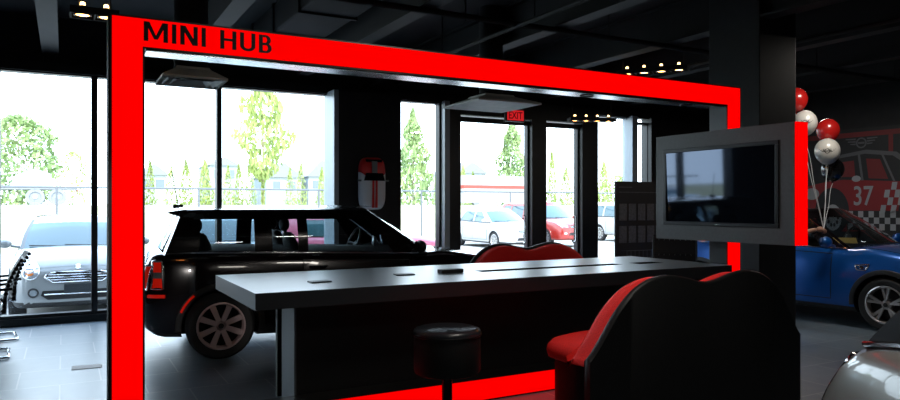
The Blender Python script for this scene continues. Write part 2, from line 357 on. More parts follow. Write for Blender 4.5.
def make_car(cfg, loc, rz, paint, label, style='eight', rimmat='alloy', glass='car_glass', mini=True, rearglass=None, group=None, outdoor=False, roofmat=None, name='car', interior=True, pillar='black_paint'):
    L = cfg['L']; hx = L/2
    root = empty(name, loc, rz, label, 'car', group)
    T = lambda x: pchip(*zip(*cfg['top']), x)
    Bo = lambda x: pchip(*zip(*cfg['bot']), x)
    W = lambda x: pchip(*zip(*cfg['wid']), x)
    # ---- body shell
    xs = sorted(set([0, .01, .02, .035, .05, .07, .1, .14, .2, .28]+[round(v, 3) for v in np.linspace(.36, L-.36, 44)]+[L-q for q in (0, .01, .02, .035, .05, .07, .1, .14, .2, .28)]))
    rings = []
    for x in xs:
        zb, zt, w = Bo(x), T(x), W(x); h = zt-zb
        P = [(0, zb), (.82*w, zb), (.95*w, zb+.05*h), (.99*w, zb+.2*h), (w, zb+.42*h), (.992*w, zb+.65*h), (.962*w, zb+.85*h), (.915*w, zb+.95*h), (.80*w, zt), (.42*w, zt+.022), (0, zt+.03)]
        q = cr(P, 3)
        rings.append([(x-hx, y, z) for y, z in q]+[(x-hx, -y, z) for y, z in q[-2:0:-1]])
    bm = B(); loop_faces(bm, rings, True, True, True)
    bmesh.ops.recalc_face_normals(bm, faces=bm.faces[:])
    cab0, cab1 = cfg['D'][0]+.1-hx, cfg['A'][0]+.05-hx
    clad = cfg['r']*.98
    for f in bm.faces:
        c = f.calc_center_median()
        if c.z < clad-.04: f.material_index = 1
        elif f.normal.z > .7 and cab0 < c.x < cab1 and abs(c.y) < .70: f.material_index = 2
    bvh = BVHTree.FromBMesh(bm)
    body = mk('body', bm, [paint, 'plastic', 'cabin'])
    cut = B()
    for ax in cfg['ax']:
        for s in (-1, 1):
            lathe(cut, [(cfg['r']+.038, s*.52), (cfg['r']+.038, s*1.2)], 40, 'Y', (ax-hx, 0, cfg['r']))
    cuto = mk('c', cut, 'plastic')
    md = body.modifiers.new('b', 'BOOLEAN'); md.object = cuto; md.operation = 'DIFFERENCE'; md.solver = 'EXACT'
    try: md.material_mode = 'TRANSFER'
    except Exception: pass
    dg = bpy.context.evaluated_depsgraph_get(); dg.update()
    me = bpy.data.meshes.new_from_object(body.evaluated_get(dg)); body.modifiers.clear(); body.data = me
    bpy.data.objects.remove(cuto); body.parent = root
    me.shade_smooth(); me.set_sharp_from_angle(angle=math.radians(38))
    def ys(x, z, s, off=.006):
        h = bvh.ray_cast(Vector((x, s*3, z)), Vector((0, -s, 0)))
        return (h[0].y if h[0] else s*.8)+s*off
    def xe(y, z, e, off=.006):
        h = bvh.ray_cast(Vector((e*5, y, z)), Vector((-e, 0, 0)))
        return (h[0].x if h[0] else e*(hx-.1))+e*off
    def zt_(x, y, off=.006):
        h = bvh.ray_cast(Vector((x, y, 3)), Vector((0, 0, -1)))
        return (h[0].z if h[0] else .9)+off
    def side(s, off=.006): return lambda a, b: (a, ys(a, b, s, off), b)
    def end(e, off=.006): return lambda a, b: (xe(a, b, e, off), a, b)
    def topf(off=.006): return lambda a, b: (a, b, zt_(a, b, off))
    def patch(bm, outline, f, k=4, mi=0):
        cx = sum(p[0] for p in outline)/len(outline); cy = sum(p[1] for p in outline)/len(outline)
        rg = []
        for i in range(k):
            t = 1-i/k; rg.append([f(cx+(p[0]-cx)*t, cy+(p[1]-cy)*t) for p in outline])
        rs = loop_faces(bm, rg, True, mi=mi); c = bm.verts.new(f(cx, cy)); n = len(outline)
        for i in range(n): bm.faces.new((rs[-1][i], rs[-1][(i+1) % n], c)).material_index = mi
    def ell(cx, cy, rx, ry, n=28, rot=0):
        o = []
        for k in range(n):
            a = 2*PI*k/n; x, y = rx*math.cos(a), ry*math.sin(a)
            o.append((cx+x*math.cos(rot)-y*math.sin(rot), cy+x*math.sin(rot)+y*math.cos(rot)))
        return o
    def dense(poly, k=6, closed=True):
        o = []; n = len(poly)
        for i in range(n if closed else n-1):
            a, b = poly[i], poly[(i+1) % n]
            for j in range(k): o.append((a[0]+(b[0]-a[0])*j/k, a[1]+(b[1]-a[1])*j/k))
        if not closed: o.append(poly[-1])
        return o
    r = cfg['r']
    # ---- wheels and arches
    first = {}
    for ax in cfg['ax']:
        for s in (-1, 1):
            make_wheel(style, root, ax-hx, s*(.84-.105 if L < 4.1 else .74), r, rimmat)
            bm = B(); rg = []
            for k in range(29):
                a = -.10+(PI+.20)*k/28
                ring = []
                for rad, off in ((r+.034, -.03), (r+.034, .010), (r+.05, .014), (r+.085, .010), (r+.095, -.01)):
                    x = ax-hx+rad*math.cos(a); z = max(r+rad*math.sin(a), .2)
                    ring.append((x, ys(x, max(z, .3), s, off), z))
                rg.append(ring)
            loop_faces(bm, rg, False)
            mk('wheel_arch_trim', bm, 'plastic' if mini or not outdoor else paint, root, 40)
    # ---- doors, handles
    doors = cfg['wins'][-1:] if L < 4.1 else cfg['wins'][-2:]
    for s in (-1, 1):
        for (w0, w1) in doors:
            x0 = w0[0]-.06-hx; x1 = w1[0]+.14-hx
            x1 = min(x1, cfg['ax'][1]-r-.12-hx); x0 = max(x0, cfg['ax'][0]+r+.10-hx) if w0[0] < 1.5 and L > 4.1 else x0
            zt0 = T(x0+hx)-.07; zt1 = T(x1+hx)-.07; zb0 = clad+.02
            nx, nz = 14, 9
            bm = B(); rg = []
            for i in range(nz):
                ring = []
                for j in range(nx):
                    u = j/(nx-1); v = i/(nz-1)
                    xx = x0+(x1-x0)*u; zz = zb0+((zt0+(zt1-zt0)*u)-zb0)*v
                    if v == 0 or v == 1 or u == 0 or u == 1: off = .001
                    else: off = .007
                    ring.append((xx, ys(xx, zz, s, off), zz))
                rg.append(ring)
            loop_faces(bm, rg, False)
            d = mk('door', bm, paint, root, 30)
            o = dense([(x0, zb0), (x1, zb0), (x1, zt1), (x0, zt0)], 8)
            bm = B(); tube(bm, [(p[0], ys(p[0], p[1], s, .003), p[1]) for p in o], .005, 5, True); mk('door_seam', bm, 'cabin', d)
            zz = zt0-.07
            bm = B(); tube(bm, [(xx, ys(xx, zz, s, q), zz) for xx, q in ((x0+.06, .005), (x0+.08, .04), (x0+.21, .04), (x0+.23, .005))], .012, 6)
            mk('door_handle', bm, 'chrome' if mini else paint, d, 40)
    # ---- greenhouse
    yb, yr, zr = cfg['yb'], cfg['yr'], cfg['zr']
    (Db, Dr), (Ab, Ar) = cfg['D'], cfg['A']
    zbelt = lambda x: T(x)-.012
    def sidept(xb, xr, h, s):
        b = Vector((xb-hx, s*yb, zbelt(xb))); t = Vector((xr-hx, s*yr, zr))
        p = b.lerp(t, h); p.y += s*.025*math.sin(PI*h); return p
    def fw(t, h):   # windscreen
        b = Vector((Ab+cfg['wbow']*(1-t*t)-hx, yb*t, zbelt(Ab)+.01*(1-t*t))); q = Vector((Ar+cfg['wbow']*.55*(1-t*t)-hx, yr*t, zr+cfg['crown']*.55*(1-t*t)))
        p = b.lerp(q, h); p.y += (.025*math.sin(PI*h))*t; p.x += .02*math.sin(PI*h); return p
    def rw(t, h):
        b = Vector((Db-cfg['rbow']*(1-t*t)-hx, yb*t, zbelt(Db))); q = Vector((Dr-cfg['rbow']*.8*(1-t*t)-hx, yr*t, zr+cfg['crown']*.55*(1-t*t)))
        p = b.lerp(q, h); p.y += (.025*math.sin(PI*h))*t; return p
    def grid(bm, cols, h0, h1, k=6, mi=0):
        loop_faces(bm, [[c(h0+(h1-h0)*i/k) for i in range(k+1)] for c in cols], False, mi=mi)
    HT = .84
    gm = glass; rg_ = rearglass or glass
    bm = B(); grid(bm, [(lambda h, t=t: fw(t, h)) for t in np.linspace(-.93, .93, 15)], .02, .85); mk('windshield', bm, gm, root, 60)
    bm = B(); grid(bm, [(lambda h, t=t: rw(t, h)) for t in np.linspace(-.86, .86, 15)], .10, .85); mk('rear_window', bm, rg_, root, 60)
    pillarmat = pillar if mini else paint
    for s in (-1, 1):   # A pillars
        bm = B(); grid(bm, [lambda h: fw(s*.93, h), lambda h: fw(s*.97, h), lambda h: fw(s, h)], 0, 1); mk('windshield_pillar', bm, pillarmat, root, 60)
    wins = cfg['wins']
    for s in (-1, 1):
        seq = [(Db, Dr)]+[k for w in wins for k in w]+[(Ab, Ar)]
        for i in range(0, len(seq), 2):
            bm = B(); a, b = seq[i], seq[i+1]
            grid(bm, [(lambda h, u=u: sidept(a[0]+(b[0]-a[0])*u, a[1]+(b[1]-a[1])*u, h, s)) for u in (0, .33, .66, 1)], 0, 1)
            if i == 0:
                grid(bm, [(lambda h, t=t: rw(s*t, h)) for t in (.86, .93, 1)], 0, 1)
            mk('roof_pillar', bm, pillarmat, root, 60)
        for i, (a, b) in enumerate(wins):
            bm = B()
            grid(bm, [(lambda h, u=u: sidept(a[0]+(b[0]-a[0])*u, a[1]+(b[1]-a[1])*u, h, s)+Vector((0, -s*.008, 0))) for u in np.linspace(0, 1, 6)], 0, HT)
            mk('side_window', bm, gm, root, 60)
        # chrome belt
        bm = B()
        tube(bm, [sidept(xx, xx, .01, s)+Vector((0, s*.008, .006)) for xx in np.linspace(Db+.02, Ab, 14)], .011, 6)
        if mini: mk('belt_trim', bm, 'chrome', root, 60)
        else: mk('belt_trim', bm, 'plastic', root, 60)
    # header band + roof
    loopf = []
    ts = np.linspace(-1, 1, 13)
    def around(h):
        o = [fw(t, h) for t in ts]
        n = 14
        o += [sidept(Ab+(Db-Ab)*k/n, Ar+(Dr-Ar)*k/n, h, 1) for k in range(1, n)]
        o += [rw(-t, h) for t in ts]
        o += [sidept(Db+(Ab-Db)*k/n, Dr+(Ar-Dr)*k/n, h, -1) for k in range(1, n)]
        return o
    # note: fw runs -y -> +y, so side +y follows
    bm = B()
    ring0 = around(HT); ring1 = around(1.)
    n = len(ring1)
    cx = (Ar+Dr)/2-hx
    def shrink(rg, kx, ky, dz):
        o = []
        for p in rg:
            o.append(Vector((cx+(p.x-cx)*kx, p.y*ky, p.z+dz*(1 if True else 0))))
        return o
    h_top = [shrink(ring1, .985, .965, .018), shrink(ring1, .94, .86, .036)]
    # flatten the crown toward the centre height
    zc = zr+cfg['crown']
    def inner(k):
        o = []
        for p in ring1:
            q = Vector((cx+(p.x-cx)*k, p.y*k*.86/.94, 0)); q.z = zc-(zc-(p.z+.036))*(k**2); o.append(q)
        return o
    rgs = [ring0, ring1]+h_top+[inner(.7), inner(.45), inner(.2)]
    rs = loop_faces(bm, rgs, True)
    bm.faces.new(rs[-1])
    # lower band over the screens is not needed: drop it where the glass is
    mk('roof', bm, roofmat or paint, root, 50)
    if cfg.get('roof_spoiler'):
        bm = B(); rg = []
        for t in np.linspace(-.97, .97, 13):
            p = rw(t, 1.); rg.append([p+Vector((.06, 0, .035)), p+Vector((-.10, 0, .012)), p+Vector((-.11, 0, -.005)), p+Vector((-.02, 0, -.035))])
        loop_faces(bm, rg, True, True, True); mk('roof_spoiler', bm, 'black_paint' if mini else paint, root, 40)
    # ---- mirrors
    for s in (-1, 1):
        p = sidept(Ab-.16, Ab-.16, .02, s)
        bm = B()
        bmesh.ops.create_uvsphere(bm, u_segments=18, v_segments=12, radius=1)
        for v in bm.verts: v.co = Vector((v.co.x*.07 if v.co.x > 0 else v.co.x*.03, v.co.y*.095, v.co.z*.068))+Vector((p.x, s*(yb+.20), p.z+.075))
        tube(bm, [(p.x, s*(yb), p.z+.02), (p.x, s*(yb+.12), p.z+.04)], .02, 6)
        mi_ = mk('side_mirror', bm, 'plastic' if paint == 'black_paint' else paint, root, 50)
        bm = B(); lathe(bm, [(0, 0), (.8, 0), (1, .003)], 20, 'X')
        for v in bm.verts: v.co = Vector((p.x-.031-v.co.x, s*(yb+.20)+v.co.y*.085, p.z+.075+v.co.z*.058))
        mk('mirror_glass', bm, 'chrome', mi_, 40)
    # ---- wipers
    for y0, y1 in ((.42, -.16), (-.12, -.62)):
        bm = B()
        P = []
        for k in range(7):
            u = k/6; t = (y0+(y1-y0)*u)/yb; p = fw(t, .05+.05*u); P.append(p+Vector((.015, 0, .012)))
        tube(bm, P, .009, 5); mk('wiper', bm, 'plastic', root)
    # ---- front
    zf = .69 if mini else .66
    if cfg is SUV: zf = .80
    for s in (-1, 1):
        if mini:
            o = ell(s*.57, .70, .105, .125, 30, -s*.25)
            bm = B(); patch(bm, o, end(1, .010), 5); hl = mk('headlight', bm, 'lamp_lens', root, 60)
            bm = B(); tube(bm, [end(1, .012)(*p) for p in o], .010, 6, True); mk('headlight_ring', bm, 'chrome', hl, 60)
            bm = B(); patch(bm, ell(s*.575, .655, .045, .03, 16), end(1, .016), 2); mk('turn_signal', bm, 'amber', hl, 60)
            bm = B(); tube(bm, [end(1, .014)(*p) for p in ell(s*.57, .72, .055, .055, 20)], .012, 6, True); mk('lamp_reflector', bm, 'chrome', hl, 60)
            o = ell(s*.53, .40, .055, .055, 20)
            bm = B(); patch(bm, o, end(1, .008), 3); fl = mk('fog_light', bm, 'lamp_lens', root, 60)
            bm = B(); tube(bm, [end(1, .008)(*p) for p in o], .012, 6, True); mk('fog_light_ring', bm, 'plastic', fl, 60)
        else:
            o = dense([(s*.42, zf-.05), (s*.70, zf-.02), (s*.76, zf+.10), (s*.62, zf+.06), (s*.44, zf+.03)], 4)
            bm = B(); patch(bm, o, end(1, .008), 3); mk('headlight', bm, 'lamp_lens', root, 60)
            bm = B(); patch(bm, ell(s*.56, zf-.27, .06, .035, 16), end(1, .008), 2); mk('fog_light', bm, 'lamp_lens', root, 60)
    if mini:
        o = dense([(-.40, .60), (-.30, .53), (.30, .53), (.40, .60), (.37, .645), (.26, .665), (-.26, .665), (-.37, .645)], 4)
        bm = B(); patch(bm, o, end(1, .004), 5); g = mk('grille', bm, 'cabin', root, 60)
        bm = B(); tube(bm, [end(1, .012)(*p) for p in o], .012, 6, True)
        for zz, hw in ((.565, .34), (.597, .37), (.63, .355)): tube(bm, [end(1, .012)(a, zz) for a in np.linspace(-hw, hw, 13)], .008, 6)
        mk('grille_bars', bm, 'chrome', g, 60)
        o = dense([(-.44, .36), (-.36, .30), (.36, .30), (.44, .36), (.42, .42), (-.42, .42)], 4)
        bm = B(); patch(bm, o, end(1, .005), 5); g2 = mk('lower_grille', bm, 'cabin', root, 60)
        bm = B(); tube(bm, [end(1, .012)(a, .37) for a in np.linspace(-.40, .40, 13)], .010, 6); mk('lower_grille_bar', bm, 'chrome', g2, 60)
        bm = B(); box(bm, hx, hx+.02, -.17, .17, .37, .50, .004); mk('license_plate', bm, 'card_dark', root)
        bm = B(); patch(bm, ell(0, .735, .035, .03, 16), end(1, .012), 2); mk('badge', bm, 'chrome', root, 60)
        # bonnet shutline
        P = [(a, b) for a, b in dense([(Ab-hx+.02, .70), (hx-.50, .70), (hx-.25, .60)], 8, False)]
        for s in (-1, 1): bm = B(); tube(bm, [topf(.002)(a, s*b) for a, b in P], .004, 5); mk('bonnet_seam', bm, 'cabin', root)
        for s in (-1, 1):
            o = dense([(hx-1.02, .74), (hx-.86, .76), (hx-.90, .69), (hx-.99, .69)], 4)
            bm = B(); tube(bm, [side(s, .008)(*p) for p in o], .009, 6, True); patch(bm, ell(hx-.94, .72, .03, .018, 12), side(s, .012), 2)
            mk('side_scuttle', bm, 'chrome', root, 60)
    else:
        o = dense([(-.30, zf-.08), (.30, zf-.08), (.34, zf+.02), (-.34, zf+.02)], 4)
        bm = B(); patch(bm, o, end(1, .005), 3); g = mk('grille', bm, 'cabin', root, 60)
        bm = B()
        for zz in (zf-.055, zf-.02): tube(bm, [end(1, .01)(a, zz) for a in np.linspace(-.31, .31, 11)], .006, 5)
        mk('grille_bars', bm, 'chrome', g, 60)
        o = dense([(-.42, zf-.34), (.42, zf-.34), (.36, zf-.24), (-.36, zf-.24)], 4)
        bm = B(); patch(bm, o, end(1, .005), 3); mk('lower_grille', bm, 'cabin', root, 60)
        bm = B(); box(bm, hx-.005, hx+.02, -.16, .16, zf-.22, zf-.11, .004); mk('license_plate', bm, 'card_dark', root)
    # ---- rear
    zz = .80 if cfg is not SUV else .92
    for s in (-1, 1):
        o = dense([(s*.58, zz-.13), (s*.69, zz-.13), (s*.70, zz+.09), (s*.59, zz+.09)], 5)
        bm = B(); patch(bm, o, end(-1, .012), 3); tl = mk('tail_light', bm, 'tail_red', root, 60)
        bm = B(); tube(bm, [end(-1, .014)(*p) for p in o], .011, 6, True); mk('tail_light_ring', bm, 'chrome', tl, 60)
    bm = B(); box(bm, -hx-.015, -hx+.02, -.2, .2, .48, .60, .004); mk('rear_license_plate', bm, 'card_dark', root)
    for s in (-1, 1):
        bm = B(); lathe(bm, [(.03, -hx-.03), (.035, -hx-.03), (.035, -hx+.2), (.03, -hx+.2)], 14, 'X', (0, s*.1 if mini else s*.4, .28), closed_prof=True); mk('exhaust_pipe', bm, 'chrome', root, 40)
    if cfg is CLUB:
        for s in (-1, 1):
            o = dense([(-hx+.09, .68), (-hx+.19, .68), (-hx+.18, .93), (-hx+.10, .93)], 5)
            bm = B(); patch(bm, o, side(s, .010), 3); tl = mk('corner_light', bm, 'tail_red', root, 60)
            bm = B(); tube(bm, [side(s, .014)(*p) for p in o], .012, 6, True); mk('corner_light_ring', bm, 'chrome', tl, 60)
            bm = B(); patch(bm, dense([(-hx+.10, .775), (-hx+.18, .775), (-hx+.18, .83), (-hx+.10, .83)], 3), side(s, .014), 2); mk('reversing_light', bm, 'lamp_lens', tl, 60)
            bm = B(); tube(bm, [side(s, .012)(x, .61) for x in (-hx+.06, -hx+.12, -hx+.20)], .016, 6); mk('bumper_reflector', bm, 'tail_red', root, 60)
    # rear side reflector
    for s in (-1, 1):
        bm = B(); rr2 = r+.066
        A = [(cfg['ax'][0]-hx+rr2*math.cos(a), r+rr2*math.sin(a)) for a in np.linspace(2.25, 2.75, 7)]
        tube(bm, [side(s, .02)(*p) for p in A], .012, 6); mk('side_marker', bm, 'tail_red', root, 60)
    # ---- interior
    if interior:
        def seat(x, y, w):
            bm = B(); zb = .75
            rg = []
            for z, hw, d in ((zb, w*.5, .07), (zb+.15, w*.52, .07), (zb+.32, w*.46, .06), (zb+.40, w*.36, .045), (zb+.42, w*.2, .03)):
                xo = x-(z-zb)*.28
                rg.append([(xo+d*math.cos(a), y+hw*math.sin(a)*abs(math.sin(a))**-.4 if abs(math.sin(a)) > .01 else y, z) for a in [2*PI*k/20 for k in range(20)]])
            loop_faces(bm, rg, True, True, True); so = mk('seat', bm, 'seat_leather', root, 50)
            bm = B(); bmesh.ops.create_uvsphere(bm, u_segments=16, v_segments=10, radius=1)
            for v in bm.verts: v.co = Vector((x-.15+v.co.x*.05, y+v.co.y*.13, zb+.50+v.co.z*.075))
            tube(bm, [(x-.13, y+.04, zb+.38), (x-.14, y+.04, zb+.46)], .008, 6); tube(bm, [(x-.13, y-.04, zb+.38), (x-.14, y-.04, zb+.46)], .008, 6)
            mk('headrest', bm, 'seat_leather', so, 50)
        xf = wins[-1][0][0]-.02-hx
        for s in (-1, 1): seat(xf, s*.36, .48)
        for s in (-1, 1): seat(wins[0][0][0]+.16-hx, s*.34, .5)
        bm = B(); xd = Ab-.10-hx
        rg = []
        for y in np.linspace(-.68, .68, 9):
            rg.append([(xd+.25, y, T(Ab)-.06), (xd-.10, y, T(Ab)+.045), (xd-.22, y, T(Ab)+.02), (xd-.25, y, T(Ab)-.10)])
        loop_faces(bm, rg, True, True, True); mk('dashboard', bm, 'cabin', root, 50)
        bm = B(); c = Vector((xd-.40, .36, T(Ab)+.06)); P = []
        for k in range(28):
            a = 2*PI*k/28; P.append(c+Vector((math.sin(a)*.19*.38, math.cos(a)*.19, math.sin(a)*.19*.92)))
        tube(bm, P, .014, 7, True)
        for a in (0, PI, -PI/2): tube(bm, [c+Vector((.03, 0, -.01)), c+Vector((math.sin(a)*.18*.38, math.cos(a)*.18, math.sin(a)*.18*.92))], .012, 6)
        tube(bm, [c+Vector((.02, 0, 0)), c+Vector((.25, 0, -.12))], .03, 10)
        mk('steering_wheel', bm, 'seat_leather', root, 50)
        if mini:
            bm = B()
            lathe(bm, [(.07, 0), (.07, .03), (.06, .04)], 24, 'X')
            for v in bm.verts: v.co = Vector((xd-.24-v.co.x*.8, v.co.y, T(Ab)+.08+v.co.z))
            mk('dial', bm, 'lamp_lens', root, 50)
        bm = B(); box(bm, Ar-.1-hx, Ar-.085-hx, -.12, .12, zr-.075, zr-.02, .01); tube(bm, [(Ar-.09-hx, 0, zr-.04), (Ar-.02-hx, 0, zr+.02)], .008, 6); mk('rear_view_mirror', bm, 'cabin', root)
    return root

# ------------------------------------------------------------------ setting: shell
def S(name, bm, m, parent=None, smooth=None):
    o = mk(name, bm, m, parent, smooth)
    if parent is None: o['kind'] = 'structure'
    return o
def sbox(name, m, *a, bev=0): return S(name, box(B(), *a, bev=bev), m)
XW, XE, YS, YN, ZC = -3.2, 11.4, -4.2, 9.9, 3.75
sbox('floor', 'tiles', XW, XE, YS, YN+.16, -.10, 0)
sbox('ceiling', 'ceil_black', XW-.2, XE+.2, YS-.2, YN+.3, ZC, ZC+.15)
sbox('wall_west', 'wall_black', XW-.2, XW, YS-.2, YN+.3, -.1, ZC)
sbox('wall_east', 'wall_black', XE, XE+.2, YS-.2, YN+.3, -.1, ZC)
sbox('wall_south', 'wall_black', XW, XE, YS-.2, YS, -.1, ZC)
# north wall: bulkhead over the glazing, piers between
WT = 3.09
sbox('wall_north', 'wall_black', XW, XE, YN, YN+.25, WT, ZC)
piers = [(XW, -2.15), (3.43, 4.41), (9.80, XE)]
for i, (a, b) in enumerate(piers): sbox('wall_north_pier_%d' % (i+1), 'wall_black', a, b, YN-.32 if i == 1 else YN-.02, YN+.25, 0, WT)
sbox('trim_1', 'jamb', 3.36, 3.43, YN-.34, YN+.1, 0, WT)
sbox('trim_2', 'jamb', 5.24, 5.33, YN-.16, YN+.1, .08, WT)
sbox('trim_3', 'jamb', 9.15, 9.28, YN-.16, YN+.1, .08, WT)
sbox('trim_4', 'frame_black', XW, XE, YN-.06, YN, WT-.02, WT+.09)
sbox('trim_5', 'frame_black', XW, XE, YN-.06, YN+.12, 0, .085)
def window(n, x0, x1, z0, z1, fl=.035, fr=.035, fh=.04, y=YN+.05):
    fm = B()
    box(fm, x0, x0+fl, y-.07, y+.07, z0, z1); box(fm, x1-fr, x1, y-.07, y+.07, z0, z1)
    box(fm, x0+fl, x1-fr, y-.07, y+.07, z1-fh, z1); box(fm, x0+fl, x1-fr, y-.07, y+.07, z0, z0+fh)
    w = S('window_%d' % n, fm, 'frame_black')
    g = B(); v = [g.verts.new(p) for p in ((x0+fl, y, z0+fh), (x1-fr, y, z0+fh), (x1-fr, y, z1-fh), (x0+fl, y, z1-fh))]; g.faces.new(v)
    mk('window_glass', g, 'win_glass', w); return w
window(1, -2.15, -.70, .085, WT)
window(2, -.70, .335, .085, WT)
window(3, .335, 1.85, .085, WT)
window(4, 1.85, 3.42, .085, WT, .03, .05)
window(5, 4.41, 5.25, .085, WT)
window(6, 8.39, 9.18, .085, WT, .01, .02)
window(7, 9.36, 9.66, .085, 3.0, .01, .01)
sbox('trim_6', 'frame_black', 5.33, 5.55, YN-.12, YN+.14, 0, WT)
sbox('trim_7', 'frame_black', 9.28, 9.36, YN-.03, YN+.14, 0, WT)
sbox('trim_8', 'frame_black', 9.66, 9.80, YN-.12, YN+.14, 0, WT)
sbox('trim_9', 'frame_black', 5.55, 8.39, YN-.10, YN+.14, 2.90, WT)
sbox('trim_10', 'frame_black', 6.95, 7.25, YN-.10, YN+.14, .085, 2.90)
sbox('trim_11', 'frame_black', 8.03, 8.39, YN-.10, YN+.14, .085, 2.90)
def gdoor(n, x0, x1):
    y = YN+.03; fm = B(); f = .025
    box(fm, x0, x0+f, y-.03, y+.03, .09, 2.88); box(fm, x1-f, x1, y-.03, y+.03, .09, 2.88)
    box(fm, x0+f, x1-f, y-.03, y+.03, 2.80, 2.88); box(fm, x0+f, x1-f, y-.03, y+.03, .09, .30)
    d = S('door_%d' % n, fm, 'frame_black')
    g = B(); g.faces.new([g.verts.new(p) for p in ((x0+f, y, .30), (x1-f, y, .30), (x1-f, y, 2.80), (x0+f, y, 2.80))])
    mk('door_glass', g, 'win_glass', d)
    h = B(); tube(h, [(x1-.10, y-.03, .8), (x1-.10, y-.08, .82), (x1-.10, y-.08, 1.25), (x1-.10, y-.03, 1.27)], .012, 8); mk('door_handle', h, 'chrome', d, 40)
gdoor(1, 5.55, 6.95); gdoor(2, 7.25, 8.03)

# column and ceiling structure
sbox('column', 'column', 6.0, 6.56, 4.62, 5.24, 0, ZC, bev=.008)
bx_ = [-1.69, -.145, 1.43, 3.0, 4.55, 6.1, 7.65, 9.2, 10.75]
for i, x in enumerate(bx_):
    bm = B(); box(bm, x-.09, x+.09, YS, YN, 3.30, 3.33); box(bm, x-.015, x+.015, YS, YN, 3.33, 3.72); box(bm, x-.09, x+.09, YS, YN, 3.72, 3.75)
    S('ceiling_beam_%d' % (i+1), bm, 'beam')
bm = B(); box(bm, XW, XE, 2.9, 3.1, 3.40, 3.60); S('ceiling_beam_11', bm, 'ceil_black')
# ducts and pipes under the ceiling
def thing_mesh(name, bm, m, label, cat, group=None, smooth=None): return tag(mk(name, bm, m, None, smooth), label, cat, group)
bm = B(); box(bm, 2.1, 2.7, 3.6, 9.7, 3.42, 3.74, .02)
for k in range(6): box(bm, 2.08, 2.72, 4.0+k*1.0, 4.04+k*1.0, 3.40, 3.745, .004)
thing_mesh('air_duct', bm, 'ceil_black', 'square black air duct with seam flanges under the dark ceiling above the sign', 'duct')
for k, (x, z, lab) in enumerate(((4.0, 3.25, 'thin black conduit pipe under ceiling, nearer the lettered end of the portal'), (6.9, 3.2, 'thin black conduit pipe under ceiling above the television side'), )):
    bm = B(); tube(bm, [(x, -3, z), (x, 9.8, z)], .025, 8)
    for q in range(7): tube(bm, [(x, -2+q*1.9, z), (x, -2+q*1.9, ZC-.002)], .008, 6)
    thing_mesh('conduit_pipe', bm, 'beam', lab, 'pipe', smooth=40)
bm = B(); tube(bm, [(-2.5, 5.9, 3.27), (11.3, 5.9, 3.27)], .03, 8)
for q in range(8): tube(bm, [(-2+q*1.8, 5.9, 3.22), (-2+q*1.8, 5.9, ZC-.002)], .008, 6)
thing_mesh('sprinkler_pipe', bm, 'beam', 'thin dark pipe crossing under the ceiling beams parallel to the window wall', 'pipe', smooth=40)

# ------------------------------------------------------------------ the glowing portal
PX0, PX1, PY, PT, PZ, PD = .228, 5.52, 4.45, .185, 2.545, .20
root = empty('sign_portal', ((PX0+PX1)/2, PY, 0), 0, 'tall glowing red rectangular frame with black lettering around the long counter', 'sign')
cx0 = (PX0+PX1)/2
X0, X1 = PX0-cx0, PX1-cx0
bm = B(); e = .012
for a in ((X0, X0+PT, 0, PZ), (X1-PT, X1, 0, PZ), (X0+PT, X1-PT, PZ-PT, PZ), (X0+PT, X1-PT, 0, .172)):
    box(bm, a[0], a[1], .006, PD, a[2], a[3])
mk('frame', bm, 'portal_side', root)
bm = B()
t = PT
for a in ((X0+e, X0+t-e, e, PZ-e), (X1-t+e, X1-e, e, PZ-e), (X0+t-e, X1-t+e, PZ-t+e, PZ-e), (X0+t-e, X1-t+e, e, .172-e)):
    box(bm, a[0], a[1], 0, .01, a[2], a[3])
mk('glowing_face', bm, 'red_face', root)
bm = B(); box(bm, X0+t+.01, X1-t-.01, .02, PD-.01, PZ-t-.008, PZ-t); mk('soffit', bm, 'soffit', root)
bm = B(); box(bm, X0-.006, X0, .02, PD, 0, PZ); mk('side_strip', bm, 'beam', root)
for k, x in enumerate((.9, 2.05)):
    bm = B(); lathe(bm, [(.0, PZ-t-.009), (.045, PZ-t-.009), (.055, PZ-t-.016), (.06, PZ-t-.008)], 20, 'Z', (x, .10, 0)); mk('downlight', bm, 'portal_side', root, 40)
